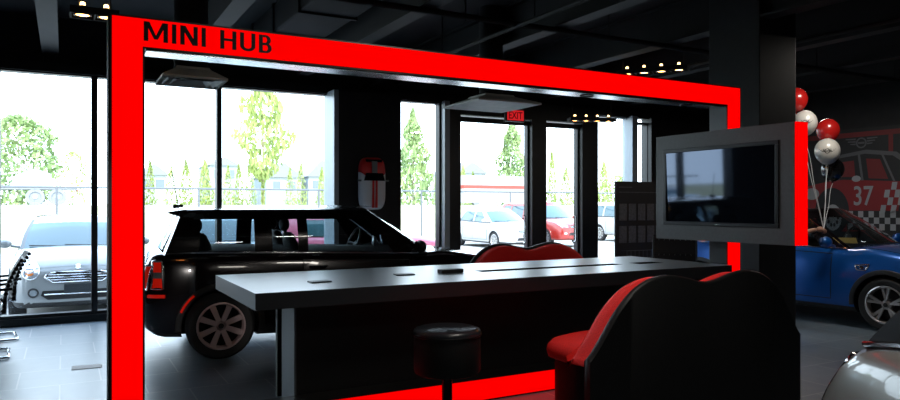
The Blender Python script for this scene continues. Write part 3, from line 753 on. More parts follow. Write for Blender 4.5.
def letters(word, x0, zbase, h, total, name):
    st = .185; W_ = {'M': .98, 'I': .185, 'N': .74, 'H': .72, 'U': .70, 'B': .60, ' ': .30}; gap = .16
    width = sum(W_[c] for c in word)+gap*(len(word)-1); k = total/width; x = x0
    for c in word:
        w = W_[c]; P = []
        if c == 'M': P = [[(0, 0), (st, 0), (st, 1), (0, 1)], [(w-st, 0), (w, 0), (w, 1), (w-st, 1)], [(st*.2, 1), (st*1.25, 1), (w/2+.075, 0.12), (w/2-.075, 0.12)], [(w-st*.2, 1), (w-st*1.25, 1), (w/2-.075, 0.12), (w/2+.075, 0.12)]]
        elif c == 'I': P = [[(0, 0), (st, 0), (st, 1), (0, 1)]]
        elif c == 'N': P = [[(0, 0), (st, 0), (st, 1), (0, 1)], [(w-st, 0), (w, 0), (w, 1), (w-st, 1)], [(0, 1), (st*1.2, 1), (w, 0), (w-st*1.2, 0)]]
        elif c == 'H': P = [[(0, 0), (st, 0), (st, 1), (0, 1)], [(w-st, 0), (w, 0), (w, 1), (w-st, 1)], [(st, .44), (w-st, .44), (w-st, .58), (st, .58)]]
        elif c == 'U':
            P = [[(0, .3), (st, .3), (st, 1), (0, 1)], [(w-st, .3), (w, .3), (w, 1), (w-st, 1)]]
            for q in range(10):
                a0, a1 = PI+PI*q/10, PI+PI*(q+1)/10; f = lambda a, g: (w/2+(w/2-g*st)*math.cos(a), .3+(.3-g*.145)*math.sin(a))
                P.append([f(a0, 0), f(a1, 0), f(a1, 1), f(a0, 1)])
        elif c == 'B':
            P = [[(0, 0), (st, 0), (st, 1), (0, 1)]]
            for z0, z1, ww in ((0, .56, w), (.44, 1., w*.93)):
                rz = (z1-z0)/2; zc = (z0+z1)/2; xc = ww-rz*.95
                P += [[(st, z0), (xc, z0), (xc, z0+.13), (st, z0+.13)], [(st, z1-.13), (xc, z1-.13), (xc, z1), (st, z1)]]
                for q in range(10):
                    a0, a1 = -PI/2+PI*q/10, -PI/2+PI*(q+1)/10; f = lambda a, g: (xc+(ww-xc-g*st)*math.cos(a), zc+(rz-g*.13)*math.sin(a))
                    P.append([f(a0, 0), f(a1, 0), f(a1, 1), f(a0, 1)])
        if P:
            bm = B()
            for i, p in enumerate(P): bm.faces.new([bm.verts.new((x+a*k, -.003-.0001*i, zbase+b*h)) for a, b in p])
            mk(name, bm, 'letter', root)
        x += (w+gap)*k
letters('MINI HUB', X0+.178, 2.405, .114, .745, 'letter')


# ------------------------------------------------------------------ counter
root = empty('counter', (1.03, 4.37, 0), 0, 'long black bar counter running through the glowing red frame', 'counter')
CX1 = 5.30-1.03
bm = B()   # top with trough openings cut out (built from strips)
D = 1.29; z0, z1 = .80, .906
tr = (1.95, 3.45, .52, .66); hole = (3.62, 3.92, .48, .64)
xsn = sorted({0, tr[0], tr[1], hole[0], hole[1], CX1}); ysn = sorted({0, tr[2], tr[3], hole[2], hole[3], D})
def inhole(x, y): return (tr[0] < x < tr[1] and tr[2] < y < tr[3]) or (hole[0] < x < hole[1] and hole[2] < y < hole[3])
V = {}
def vv(x, y, z):
    k = (round(x, 4), round(y, 4), z)
    if k not in V: V[k] = bm.verts.new(k)
    return V[k]
zb_ = z1-.03
for i in range(len(xsn)-1):
    for j in range(len(ysn)-1):
        a, b, c, d = xsn[i], xsn[i+1], ysn[j], ysn[j+1]
        if inhole((a+b)/2, (c+d)/2):
            bm.faces.new([bm.verts.new(p) for p in ((a, c, zb_), (b, c, zb_), (b, d, zb_), (a, d, zb_))]).material_index = 1
            for p, q in (((a, c), (b, c)), ((b, c), (b, d)), ((b, d), (a, d)), ((a, d), (a, c))):
                bm.faces.new([bm.verts.new((*p, z1)), bm.verts.new((*q, z1)), bm.verts.new((*q, zb_)), bm.verts.new((*p, zb_))]).material_index = 1
        else: bm.faces.new((vv(a, c, z1), vv(b, c, z1), vv(b, d, z1), vv(a, d, z1)))
bm.faces.new([bm.verts.new(p) for p in ((0, 0, z0), (CX1, 0, z0), (CX1, D, z0), (0, D, z0))])
for p, q in (((0, 0), (CX1, 0)), ((CX1, 0), (CX1, D)), ((CX1, D), (0, D)), ((0, D), (0, 0))):
    bm.faces.new([bm.verts.new((*p, z0)), bm.verts.new((*q, z0)), bm.verts.new((*q, z1)), bm.verts.new((*p, z1))])
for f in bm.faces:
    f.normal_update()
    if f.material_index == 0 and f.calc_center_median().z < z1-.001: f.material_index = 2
mk('countertop', bm, ['counter', 'counter_panel', 'counter_side_shade'], root)
bm = B(); box(bm, .33, .345, .30, .61, 0, z0, .001); mk('end_panel', bm, 'counter_leg_lit', root)
bm = B(); box(bm, .345, CX1-.1, .305, .36, 0, z0)
mk('front_panel', bm, 'counter_panel', root)
bm = B(); box(bm, .39, CX1-.1, .95, 1.0, 0, z0); mk('rear_panel', bm, 'counter_panel', root)
bm = B(); box(bm, CX1-.1, CX1, .05, 1.2, 0, z0, .003); mk('end_panel', bm, 'counter_panel', root)
for k in range(3):
    bm = B(); box(bm, CX1-2.32+k*.5, CX1-2.22+k*.5, tr[2]+.02, tr[3]-.02, zb_, zb_+.012, .002); mk('socket_plate', bm, 'post', root)
# small things on the counter
def slab(name, x, y, w, d, h, rz, m, label, cat, group=None):
    bm = B(); box(bm, -w/2, w/2, -d/2, d/2, 0, h, min(h*.3, .004)); o = thing_mesh(name, bm, m, label, cat, group); o.location = (x, y, .9065); o.rotation_euler = (0, 0, rz)
    return o
slab('notepad', 1.58, 4.80, .15, .09, .010, .1, 'card_dark', 'small dark flat pad lying alone near the free end of the counter', 'notepad')
slab('notepad', 2.32, 4.98, .15, .09, .010, -.1, 'card_dark', 'small dark flat pad on the counter, farther along, beside a black box', 'notepad')
o = slab('card_reader', 2.72, 4.96, .20, .08, .030, .05, 'plastic', 'low black box lying on the counter at the start of the trough', 'device')

# ------------------------------------------------------------------ television in its housing
root = empty('television', (4.95, 4.22, 0), 0, 'large flat television in a wide grey housing with glowing red edge above the counter', 'television')
ya, yb_ = 3.50-4.22, 4.95-4.22; za, zb2 = 1.135, 2.095
bm = B(); fr = .165
box(bm, .02, .14, ya, yb_, za, zb2)
for a in ((ya, yb_, zb2-.13, zb2), (ya, yb_, za, za+.13), (ya, ya+.13, za+.13, zb2-.13), (yb_-.10, yb_, za+.13, zb2-.13)):
    box(bm, 0, .02, *a)
mk('housing', bm, 'tv_frame', root)
sy0, sy1, sz0, sz1 = ya+.13, yb_-.10, za+.13, zb2-.13
bm = B(); b_ = .035
for a in ((sy0, sy1, sz1-b_, sz1), (sy0, sy1, sz0, sz0+b_), (sy0, sy0+b_, sz0+b_, sz1-b_), (sy1-b_, sy1, sz0+b_, sz1-b_)): box(bm, -.012, .02, *a, bev=.004)
mk('bezel', bm, 'tv_bezel', root)
hw_, hh_ = (sy1-sy0)/2-b_, (sz1-sz0)/2-b_
bm = B(); box(bm, -.004, .004, -hw_, hw_, -hh_, hh_); mk('screen', bm, 'screen', root, None, (.002, (sy0+sy1)/2, (sz0+sz1)/2), (0, -.020, 0))
bm = B(); box(bm, -.014, -.0125, -.03, .03, sz0+.012, sz0+.018); mk('brand_mark', bm, 'chrome', root)
bm = B(); box(bm, .005, .145, ya-.012, ya, za, zb2); mk('glowing_edge', bm, 'red_face', root)
bm = B(); box(bm, .14, .38, .28, .42, 1.4, 1.9, .005); mk('wall_bracket', bm, 'portal_side', root)

# ------------------------------------------------------------------ sofas
def sofa_mesh(root):
    prof = [(-.90, .60), (-.86, .64), (-.78, .75), (-.70, .86), (-.60, .955), (-.50, 1.01), (-.40, 1.036), (-.30, 1.04), (-.18, 1.02), (-.08, .995), (0, .985)]
    prof = cr(prof, 3); prof = prof+[(-x, z) for x, z in prof[-2::-1]]
    def plan(x, w=0): return .03*(abs(x)/.9)**3
    def shell(y0, y1, dz, m, name, k=1., zlow=0., par=None, sm=50, round_=.012):
        bm = B(); rg = []
        for x, z in prof:
            x *= k; zt = z+dz; yo = plan(x)
            rg.append([(x, yo+y0, zlow), (x, yo+y0, zt-round_), (x, yo+y0+round_, zt), (x, yo+y1-round_, zt), (x, yo+y1, zt-round_), (x, yo+y1, zlow)])
        loop_faces(bm, rg, True, True, True); return mk(name, bm, m, par or root, sm)
    shell(0, .05, .0, 'sofa_shell', 'back_shell', 1., 0)
    # padded red back
    bm = B(); rg = []
    for x, z in prof:
        x *= .985; zt = z-.004; yo = plan(x)+.045
        a = .15; 
        rg.append([(x, yo, .55), (x, yo, zt-.03), (x, yo+.03, zt-.016), (x, yo+.11, zt-.018), (x, yo+.145, zt-.035), (x, yo+.165, zt-.08), (x, yo+.18, .57+(zt-.57)*.5), (x, yo+.18, .55)])
    loop_faces(bm, rg, True, True, True); mk('back_cushion', bm, 'red_fabric', root, 60)
    # seat: two rounded lobes in plan
    def outline(g, n=60):
        o = []
        for k in range(n):
            a = 2*PI*k/n; c, s = math.cos(a), math.sin(a)
            x = .82*abs(c)**.55*(1 if c > 0 else -1); y = .42+.29*abs(s)**.6*(1 if s > 0 else -1)
            y = min(y, .74-.05*math.exp(-(x/.12)**2)) if s > 0 else y
            o.append((x*g, .40+(y-.40)*g))
        return o
    bm = B(); rg = []
    for g, z in ((.93, .50), (.985, .515), (1., .55), (.99, .585), (.95, .612), (.86, .625), (.6, .628), (.2, .628)):
        rg.append([(x, y, z) for x, y in outline(g)])
    loop_faces(bm, rg, True, True, True); mk('seat', bm, 'red_fabric', root, 60)
    bm = B(); loop_faces(bm, [[(x, y, z) for x, y in outline(g)] for g, z in ((.90, 0), (.90, .03), (.93, .04), (.93, .50))], True, True, True)
    mk('seat_base', bm, 'sofa_shell', root, 50)
r1 = empty('sofa', (3.42, 2.98, 0), 0, 'red upholstered two-seat bar sofa seen from its black back, in front of the counter', 'sofa'); sofa_mesh(r1)
r2 = empty('sofa', (4.40, 6.35, 0), PI, 'red two-seat sofa with wavy black-rimmed back, half hidden beyond the counter', 'sofa')
for ch in r1.children: c = ch.copy(); col.objects.link(c); c.parent = r2

# ------------------------------------------------------------------ stool
root = empty('bar_stool', (2.06, 3.80, 0), 0, 'round black padded bar stool on a dark metal post', 'stool')
R = .205
bm = B(); lathe(bm, [(0, .42), (R-.03, .42), (R-.008, .43), (R, .45), (R, .655), (R-.006, .665)], 48); mk('seat_drum', bm, 'leather', root, 40)
bm = B(); lathe(bm, [(R+.003, .655), (R+.006, .672), (R-.002, .690), (R-.03, .700), (0, .702)], 48); mk('seat_pad', bm, 'stool_top_lit', root, 60)
bm = B(); P = [(math.cos(2*PI*k/48)*(R+.003), math.sin(2*PI*k/48)*(R+.003), .662) for k in range(48)]; tube(bm, P, .005, 6, True); mk('piping', bm, 'leather', root, 60)
bm = B(); lathe(bm, [(.032, .02), (.032, .42)], 24); mk('post', bm, 'post', root, 40)
bm = B(); lathe(bm, [(0, 0), (.20, 0), (.205, .008), (.19, .018), (.06, .035), (0, .035)], 40); mk('base', bm, 'post', root, 40)
bm = B(); P = [(math.cos(a)*.14, math.sin(a)*.14, .20) for a in [2*PI*k/32 for k in range(32)]]; tube(bm, P, .010, 8, True)
for a in (0, PI): tube(bm, [(.03*math.cos(a), .03*math.sin(a), .20), (.14*math.cos(a), .14*math.sin(a), .20)], .009, 8)
mk('foot_ring', bm, 'post', root, 50)

# ------------------------------------------------------------------ waiting chairs
def chair(x, y, rz, label):
    root = empty('cantilever_chair', (x, y, 0), rz, label, 'chair')
    bm = B(); rg = []     # facing -x in local; back at +x
    for k in range(15):
        u = k/14; z = .44+.50*u; xo = .22+.03*math.sin(u*PI)*-1+.10*u+.05*u*u
        rg.append([(xo-.012, yy, z) for yy in (-.24, -.12, 0, .12, .24)])
    loop_faces(bm, rg, False)
    bmesh.ops.solidify(bm, geom=bm.faces[:], thickness=.035)
    for k in range(13):
        u = (k+.5)/13; z = .44+.50*u; xo = .22+.03*math.sin(u*PI)*-1+.10*u+.05*u*u
        tube(bm, [(xo+.006, -.24, z), (xo+.012, 0, z), (xo+.006, .24, z)], .019, 8)
    mk('backrest', bm, 'mesh_black', root, 40)
    bm = B(); box(bm, -.26, .24, -.24, .24, .415, .455, .015)
    for k in range(10): tube(bm, [(-.24+k*.05, -.24, .457), (-.24+k*.05, .24, .457)], .010, 6)
    mk('seat', bm, 'mesh_black', root, 40)
    bm = B(); P = []
    pts = [(.24, -.25, .60), (.24, -.25, .43), (-.20, -.25, .42), (-.27, -.25, .36), (-.27, -.25, .06), (-.22, -.25, .016), (.22, -.25, .016), (.26, -.22, .016), (.26, .22, .016), (.22, .25, .016), (-.22, .25, .016), (-.27, .25, .06), (-.27, .25, .36), (-.20, .25, .42), (.24, .25, .43), (.24, .25, .60)]
    tube(bm, pts, .0125, 8); mk('sled_frame', bm, 'chrome', root, 50)
    for s in (-1, 1):
        bm = B(); tube(bm, [(.29, s*.26, .66), (-.14, s*.26, .64), (-.20, s*.26, .60), (-.20, s*.26, .43)], .014, 8); mk('armrest', bm, 'mesh_black', root, 50)
chair(-.72, 9.05, .12, 'black ribbed cantilever chair on chrome sled legs, the one against the window')
chair(-.73, 8.05, .05, 'black ribbed cantilever chair on chrome sled legs, farther from the window')

# paper on floor
bm = B(); box(bm, -.12, .12, -.075, .075, 0, .004, .001); o = thing_mesh('floor_card', bm, 'paper', 'small pale printed card lying on the floor tiles', 'card'); o.location = (.18, 7.09, .001); o.rotation_euler = (0, 0, -.05)

# ------------------------------------------------------------------ hung fixtures
def track_light(x, y, z, rz, label, n=4, L=.7):
    root = empty('spotlight_bar', (x, y, z), rz, label, 'lamp', )
    bm = B(); w = .09
    box(bm, -L/2, L/2, -w, -w+.012, -.02, .03, .002); box(bm, -L/2, L/2, w-.012, w, -.02, .03, .002)
    for k in range(n+1): xx = -L/2+k*L/n; box(bm, xx-.006, xx+.006, -w, w, -.02, .03, .001)
    for xx in (-L/2+.05, L/2-.05): tube(bm, [(xx, 0, .03), (xx, 0, ZC-z)], .005, 6)
    mk('tray', bm, 'beam', root)
    for k in range(n):
        xx = -L/2+(k+.5)*L/n
        bm = B(); lathe(bm, [(.018, .055), (.024, .045), (.05, -.008), (.056, -.015), (.053, -.018), (.045, -.005)], 18, 'Z', (xx, 0, 0), caps=False); h = mk('spot_head', bm, 'chrome', root, 50)
        bm = B(); lathe(bm, [(0, -.010), (.044, -.010)], 18, 'Z', (xx, 0, 0)); mk('bulb', bm, 'warm_bulb', h, 50)
        bm = B(); lathe(bm, [(0, .085), (.016, .078), (.018, .055)], 12, 'Z', (xx, 0, 0)); mk('bulb_glint', bm, 'warm_bulb', h, 50)  # glowing cap stands in for the glint above the bulb
track_light(.19, 5.6, 2.80, .0, 'small bar of lit spotlights above the lettered end of the red frame', 2, .30)
track_light(6.44, 6.5, 3.12, -.95, 'bar of four lit spotlights seen above the top of the red frame', 4, .84)
track_light(7.15, 8.5, 2.76, -.35, 'bar of four lit spotlights hanging before the glass doors', 4, .72)
# air diffusers
root = empty('ceiling_diffuser', (.96, 6.4, 2.50), 0, 'grey square air diffuser hanging on a round neck behind the lettered beam', 'air vent')
bm = B(); R2 = .26
rg = []
for hw, z in ((R2, 0), (R2, .02), (.14, .10), (.13, .12)): rg.append([(-hw, -hw, z), (hw, -hw, z), (hw, hw, z), (-hw, hw, z)])
loop_faces(bm, rg, True, False, True)
for hw in (.22, .16): loop_faces(bm, [[(-hw, -hw, .0), (hw, -hw, .0), (hw, hw, .0), (-hw, hw, .0)], [(-hw+.05, -hw+.05, .03), (hw-.05, -hw+.05, .03), (hw-.05, hw-.05, .03), (-hw+.05, hw-.05, .03)]], True)
mk('louvres', bm, 'duct', root)
bm = B(); lathe(bm, [(.14, .12), (.14, .30), (.17, .31), (.17, .40), (.14, .41), (.14, 1.2)], 28); mk('neck', bm, 'ceil_black', root, 40)
root = empty('ceiling_diffuser', (4.38, 7.0, 2.60), 0, 'wide flat grey air diffuser hanging in front of the exit sign', 'air vent')
bm = B(); box(bm, -.42, .42, -.42, .42, 0, .02, .003)
rg = []
for hw, z in ((.42, .02), (.2, .10), (.19, .12)): rg.append([(-hw, -hw, z), (hw, -hw, z), (hw, hw, z), (-hw, hw, z)])
loop_faces(bm, rg, True, False, True); mk('louvres', bm, 'duct', root)
bm = B(); lathe(bm, [(.14, .10), (.14, 1.15)], 28); mk('neck', bm, 'ceil_black', root, 40)
# exit sign
root = empty('exit_sign', (6.12, 9.3, 2.80), 0, 'red lit exit sign hanging above the glass doors', 'sign')
bm = B(); box(bm, -.03, .33, 0, .05, -.03, .17, .004); tube(bm, [(.12, .025, .17), (.12, .025, ZC-2.80)], .01, 6); mk('casing', bm, 'plastic', root)
bm = B(); box(bm, 0, .31, -.004, 0, -.01, .15); mk('face', bm, 'exit_red', root)
bm = B(); text_into(bm, 'EXIT', .17, lambda x, y, z: (x, -.006, y), offset=.003)
xs = [v.co.x for v in bm.verts]; zs = [v.co.z for v in bm.verts]; kx = .26/(max(xs)-min(xs)); kz = .115/(max(zs)-min(zs)); mx, mz = min(xs), min(zs)
for v in bm.verts: v.co = Vector((.025+(v.co.x-mx)*kx, -.006, .012+(v.co.z-mz)*kz))
mk('letters', bm, 'exit_letter', root)

# car-shaped panel on the pier
root = empty('wall_car_panel', (3.93, 9.56, 1.38), 0, 'red and white toy-like car seen from above, mounted upright on the dark pier', 'wall decoration')
def car_outline(w, l, n=40, p=.45):
    o = []
    for k in range(n):
        a = 2*PI*k/n; c, s = math.cos(a), math.sin(a)
        o.append((w*abs(c)**p*(1 if c > 0 else -1), l/2+l/2*abs(s)**p*(1 if s > 0 else -1)))
    return o
O = car_outline(.20, .76)
bm = B(); rg = [[(x*g, y, .38+(z-.38)*g) for x, z in O] for g, y in ((1, .02), (1, -.03), (.95, -.07), (.8, -.10), (.3, -.12))]
loop_faces(bm, rg, True, True, True)
for f in bm.faces:
    c = f.calc_center_median()
    if c.z > .47: f.material_index = 1
mk('car_shell', bm, [mat('white_panel_enamel', (.85, .85, .85), .4), mat('red_panel_enamel', (.8, .03, .03), .4)], root, 50)
def slabY(pts, y0, y1): 
    b = B(); prism(b, pts, lambda x, z: (x, y0, z), lambda x, z: (x, y1, z)); return b
mk('windshield', slabY([(-.16, .42), (.16, .42), (.13, .53), (-.13, .53)], -.10, -.125), 'screen', root)
mk('rear_window', slabY([(-.12, .69), (.12, .69), (.13, .73), (-.13, .73)], -.085, -.10), 'screen', root)
for s in (-1, 1):
    mk('bonnet_stripe', slabY([(s*.025-.012, .03), (s*.025+.018, .03), (s*.025+.018, .42), (s*.025-.012, .42)], -.10, -.130), mat('red_stripe_enamel', (.8, .03, .03), .4), root)
mk('roof_stripe', slabY([(-.04, .53), (.04, .53), (.04, .70), (-.04, .70)], -.10, -.128), 'white_paint', root)
bm = B()
for s in (-1, 1): box(bm, s*.215-.025, s*.215+.025, -.09, -.05, .41, .435, .005)
mk('side_mirror', bm, 'white_paint', root)

# ------------------------------------------------------------------ display board
root = empty('display_board', (8.35, 8.6, 0), 0, 'tall dark display board with rows of grey leaflets standing near the end window', 'display board')
x0, x1 = -.62, .55
bm = B(); box(bm, x0, x1, 0, .04, .05, 1.83, .004); mk('panel', bm, 'board', root)
for xf in (x0+.1, x1-.16): bm = B(); box(bm, xf, xf+.06, -.2, .25, 0, .05, .004); mk('foot', bm, 'beam', root)
for k in range(5):
    for r_ in range(2):
        bm = B(); x = x0+.06+k*.20; z = 1.20-r_*.36
        box(bm, x, x+.16, -.008, 0, z, z+.27, .001); mk('leaflet', bm, 'leaflet', root)
bm = B(); box(bm, x0+.06, x0+.34, -.004, 0, 1.73, 1.745); box(bm, x0+.06, x1-.15, -.004, 0, 1.65, 1.662); mk('heading', bm, 'leaflet', root)
bm = B()
for z in (.60, .72): tube(bm, [(x0+.12, -.12, z), (x1-.1, -.12, z)], .005, 5); tube(bm, [(x0+.12, 0, z), (x0+.12, -.12, z)], .005, 5); tube(bm, [(x1-.1, 0, z), (x1-.1, -.12, z)], .005, 5)
for k in range(12): x = x0+.12+k*(x1-x0-.22)/11; tube(bm, [(x, -.12, .60), (x, -.12, .72)], .004, 5)
mk('wire_basket', bm, 'fence', root)
# wire literature rack further right
root = empty('wire_rack', (6.56, 6.25, 0), -.81, 'dark wire rack with shelves standing beyond the counter under the television', 'rack')
bm = B()
for x in (-.25, .25):
    for y in (-.12, .12): tube(bm, [(x, y, 0), (x, y, 1.05)], .008, 6)
mk('frame', bm, 'plastic', root)
bm = B(); box(bm, -.25, .25, .12, .135, .05, 1.08); mk('back_panel', bm, 'board', root)
for k in range(6):
    z = .12+k*.18; bm = B()
    for q in range(9): tube(bm, [(-.25+q*.0625, -.12, z), (-.25+q*.0625, .12, z)], .003, 5)
    for y in (-.12, 0, .12): tube(bm, [(-.25, y, z+(.06 if y < 0 else 0)), (.25, y, z+(.06 if y < 0 else 0))], .004, 5)
    mk('wire_shelf', bm, 'post', root)

# ------------------------------------------------------------------ cars
club = make_car(CLUB, (2.64, 7.54, 0), math.radians(-5), 'black_paint', 'glossy black long-roofed estate car parked indoors behind the counter', 'eight', 'alloy_pink_reflect')
bm = B(); box(bm, -1.97+.30, -1.97+.40, -.03, .03, 1.41, 1.455, .01); tube(bm, [(-1.97+.35, 0, 1.45), (-1.97+.29, 0, 1.80)], .004, 6); mk('antenna', bm, 'plastic', club)
for x in (-.95, -.05):
    bm = B(); rg = []
    for k in range(8):
        u = k/7; rg.append([(x+u*.42, y, 1.425+.035*math.sin(min(u*3, 1)*PI/2)*(1-u*.8)) for y in (-.40, -.2, 0, .2, .40)])
    loop_faces(bm, rg, False); bmesh.ops.solidify(bm, geom=bm.faces[:], thickness=.014); mk('sunroof', bm, 'black_paint', club, 40)
bm = B()
for s in (-1, 1): box(bm, -1.985, -1.96, s*.03-.012, s*.03+.012, .40, .98)
mk('rear_door_seam', bm, 'chrome', club)
blue = make_car(HATCH, (8.91, 5.90, 0), -PI/2+.10, 'blue_paint', 'shiny blue small hatchback parked at the showroom side under the racing mural', 'five', 'alloy', roofmat='black_paint', glass='car_glass')
SIL = dict(HATCH, D=(.36, .74), wins=[((.62, .92), (1.05, 1.02)), ((1.17, 1.14), (2.26, 1.84))], top=[(0, .46), (.03, .57), (.1, .70), (.2, .82), (.36, .95), (.6, .985)]+HATCH['top'][5:])
silver = make_car(SIL, (2.65, -.14, 0), math.radians(-112), 'silver_paint', 'silver small car cut off by the corner of the view, rear quarter showing', 'five', 'alloy', glass='car_glass_dark', rearglass='dull_glass', pillar='dull_glass', roofmat='black_paint')

# outdoors: cars by the glass and in the far row
GZ = -.12
make_car(HATCH, (.17, 12.72, GZ), -PI/2, 'white_paint', 'white small hatchback with striped chrome grille facing in, just outside the window', 'ten', glass='out_glass', outdoor=True, interior=False)
make_car(HATCH, (2.45, 12.7, GZ), -PI/2, 'paleblue_paint', 'pale blue hatchback outside the glass, seen through the black estate windows', 'ten', glass='out_glass', outdoor=True, interior=False)
make_car(HATCH, (5.25, 13.6, GZ), 0, 'pink_paint', 'faded pink-red car parked sideways outside beside the pier', 'ten', glass='out_glass', mini=False, outdoor=True, interior=False)
make_car(SEDAN, (14.25, 22.6, GZ), -PI/2, 'offwhite_paint', 'white saloon facing in, parked outside behind the first glass door', 'ten', glass='out_glass', mini=False, outdoor=True, interior=False)
make_car(SUV, (16.6, 22.7, GZ), -PI/2, 'red_paint', 'bright red tall car facing in, parked outside between the door mullions', 'ten', glass='out_glass', mini=False, outdoor=True, interior=False)
make_car(SUV, (21.4, 22.6, GZ), -PI/2, 'offwhite_paint', 'white tall off-roader outside, partly behind the display board', 'ten', glass='out_glass', mini=False, outdoor=True, interior=False)
make_car(SEDAN, (8.6, 22.5, GZ), -PI/2, 'offwhite_paint', 'white saloon parked outside in the far row, showing past the pier above the pink car', 'ten', glass='out_glass', mini=False, outdoor=True, interior=False)
make_car(SEDAN, (-4.6, 13.8, GZ), -PI/2+.9, 'paleblue_paint', 'pale blue saloon parked outside, mirrored in the television screen', 'ten', glass='out_glass', mini=False, outdoor=True, interior=False)

# ------------------------------------------------------------------ racing mural on the east wall
root = empty('wall_mural', (XE-.03, 8.56, .58), 0, 'large dark mural of a red racing car numbered 37 with chequered sill, red border line', 'mural')
# mural plane: a = distance toward the camera side (image right) = 8.45 - y, b = height above .55
mf = lambda dx: (lambda a, b: (dx, -a, b))
MW, MH = 4.6, 2.12
bm = B(); box(bm, 0, .025, -MW, 0, 0, MH); mk('board', bm, 'm_black', root)
def mp(name, polys, m, dx, ems=None):
    if len(polys) > 3:
        bm = B()
        for p in polys: bm.faces.new([bm.verts.new((-dx, -a, b)) for a, b in p])
        return mk(name, bm, m, root)
    for p in polys:
        bm = B(); bm.faces.new([bm.verts.new((-dx, -a, b)) for a, b in p]); mk(name, bm, m, root)
mp('border_line', [[(.1, 1.98), (MW-.1, 1.98), (MW-.1, 2.06), (.1, 2.06)], [(2.15, 1.30), (2.22, 1.30), (2.22, 1.98), (2.15, 1.98)]], 'm_reddark', .002)
# car body seen from front three-quarter, nose at the left
mp('car_body', [[(.62, .62), (.60, .90), (.66, 1.08), (.80, 1.20), (1.10, 1.26), (1.42, 1.29), (2.7, 1.22), (2.95, 1.10), (3.0, .75), (2.9, .52), (2.1, .46), (1.2, .42), (.7, .50)]], 'm_red', .004)
mp('car_cabin', [[(1.02, 1.26), (1.18, 1.50), (1.34, 1.66), (1.75, 1.72), (2.25, 1.66), (2.52, 1.44), (2.66, 1.22), (1.42, 1.29)]], 'm_black', .006)
mp('car_roof', [[(1.30, 1.66), (1.40, 1.71), (1.80, 1.765), (2.28, 1.70), (2.56, 1.46), (2.72, 1.22), (2.66, 1.22), (2.50, 1.44), (2.22, 1.645), (1.78, 1.70), (1.36, 1.65)], [(1.72, 1.27), (1.76, 1.27), (1.70, 1.70), (1.66, 1.70)], [(2.22, 1.25), (2.26, 1.24), (2.08, 1.66), (2.04, 1.67)]], 'm_grey', .008)
mp('car_windows', [[(1.84, 1.30), (2.15, 1.28), (2.02, 1.60), (1.80, 1.62)], [(1.30, 1.34), (1.62, 1.33), (1.60, 1.60), (1.38, 1.58)]], 'm_reddark', .008)
ellp = lambda cx, cy, rx, ry, n=28: [(cx+rx*math.cos(2*PI*k/n), cy+ry*math.sin(2*PI*k/n)) for k in range(n)]
mp('headlight', [ellp(.86, 1.06, .135, .10)], 'm_white', .008)
mp('side_mirror', [ellp(1.64, 1.30, .075, .05)], 'm_white', .010)
mp('wheel_arch', [ellp(1.22, .76, .30, .40), ellp(2.52, .74, .22, .34)], 'm_black', .008)
mp('wheel_rim', [ellp(1.24, .66, .15, .22), ellp(2.56, .64, .13, .2)], 'm_white', .010)
mp('wheel_spokes', [ellp(1.24+.09*math.cos(a), .66+.13*math.sin(a), .022, .035, 10) for a in [2*PI*k/10 for k in range(10)]]+[ellp(2.56+.08*math.cos(a), .64+.12*math.sin(a), .02, .03, 10) for a in [2*PI*k/10 for k in range(10)]], 'm_black', .012)
ch = []
for i in range(10):
    for j in range(3):
        if (i+j) % 2 == 0:
            a = 1.50+i*.085; b = .47+j*.10; ch.append([(a, b), (a+.085, b), (a+.085, b+.10), (a, b+.10)])
for i in range(5):
    for j in range(4):
        if (i+j) % 2 == 0:
            a = 2.02+i*.08+j*.03; b = .75+j*.12; ch.append([(a, b), (a+.08, b), (a+.10, b+.12), (a+.02, b+.12)])
mp('chequered_band', [[(1.48, .46), (2.36, .46), (2.36, .78), (1.48, .78)]], 'm_black', .006)
mp('chequers', ch, 'm_white', .009)
bm = B(); text_into(bm, '37', .5, lambda x, y, z: (-.012, -x, y), offset=.006)
ya_ = [-v.co.y for v in bm.verts]; za_ = [v.co.z for v in bm.verts]; ky = .32/(max(ya_)-min(ya_)); kz = .32/(max(za_)-min(za_)); my, mz = min(ya_), min(za_)
for v in bm.verts: v.co = Vector((-.012, -(1.60+(-v.co.y-my)*ky), .86+(v.co.z-mz)*kz))
mk('race_number', bm, 'm_white', root)
bm = B(); emblem(bm, lambda a, b: (-.006, -(1.72+a), 1.88+b), .26, 0); mk('wing_emblem', bm, 'm_grey', root)
mp('sponsor_panel', [[(.66, .72), (.92, .74), (.92, .80), (.66, .78)], [(.66, .62), (.92, .64), (.92, .69), (.66, .67)]], 'm_white', .008)

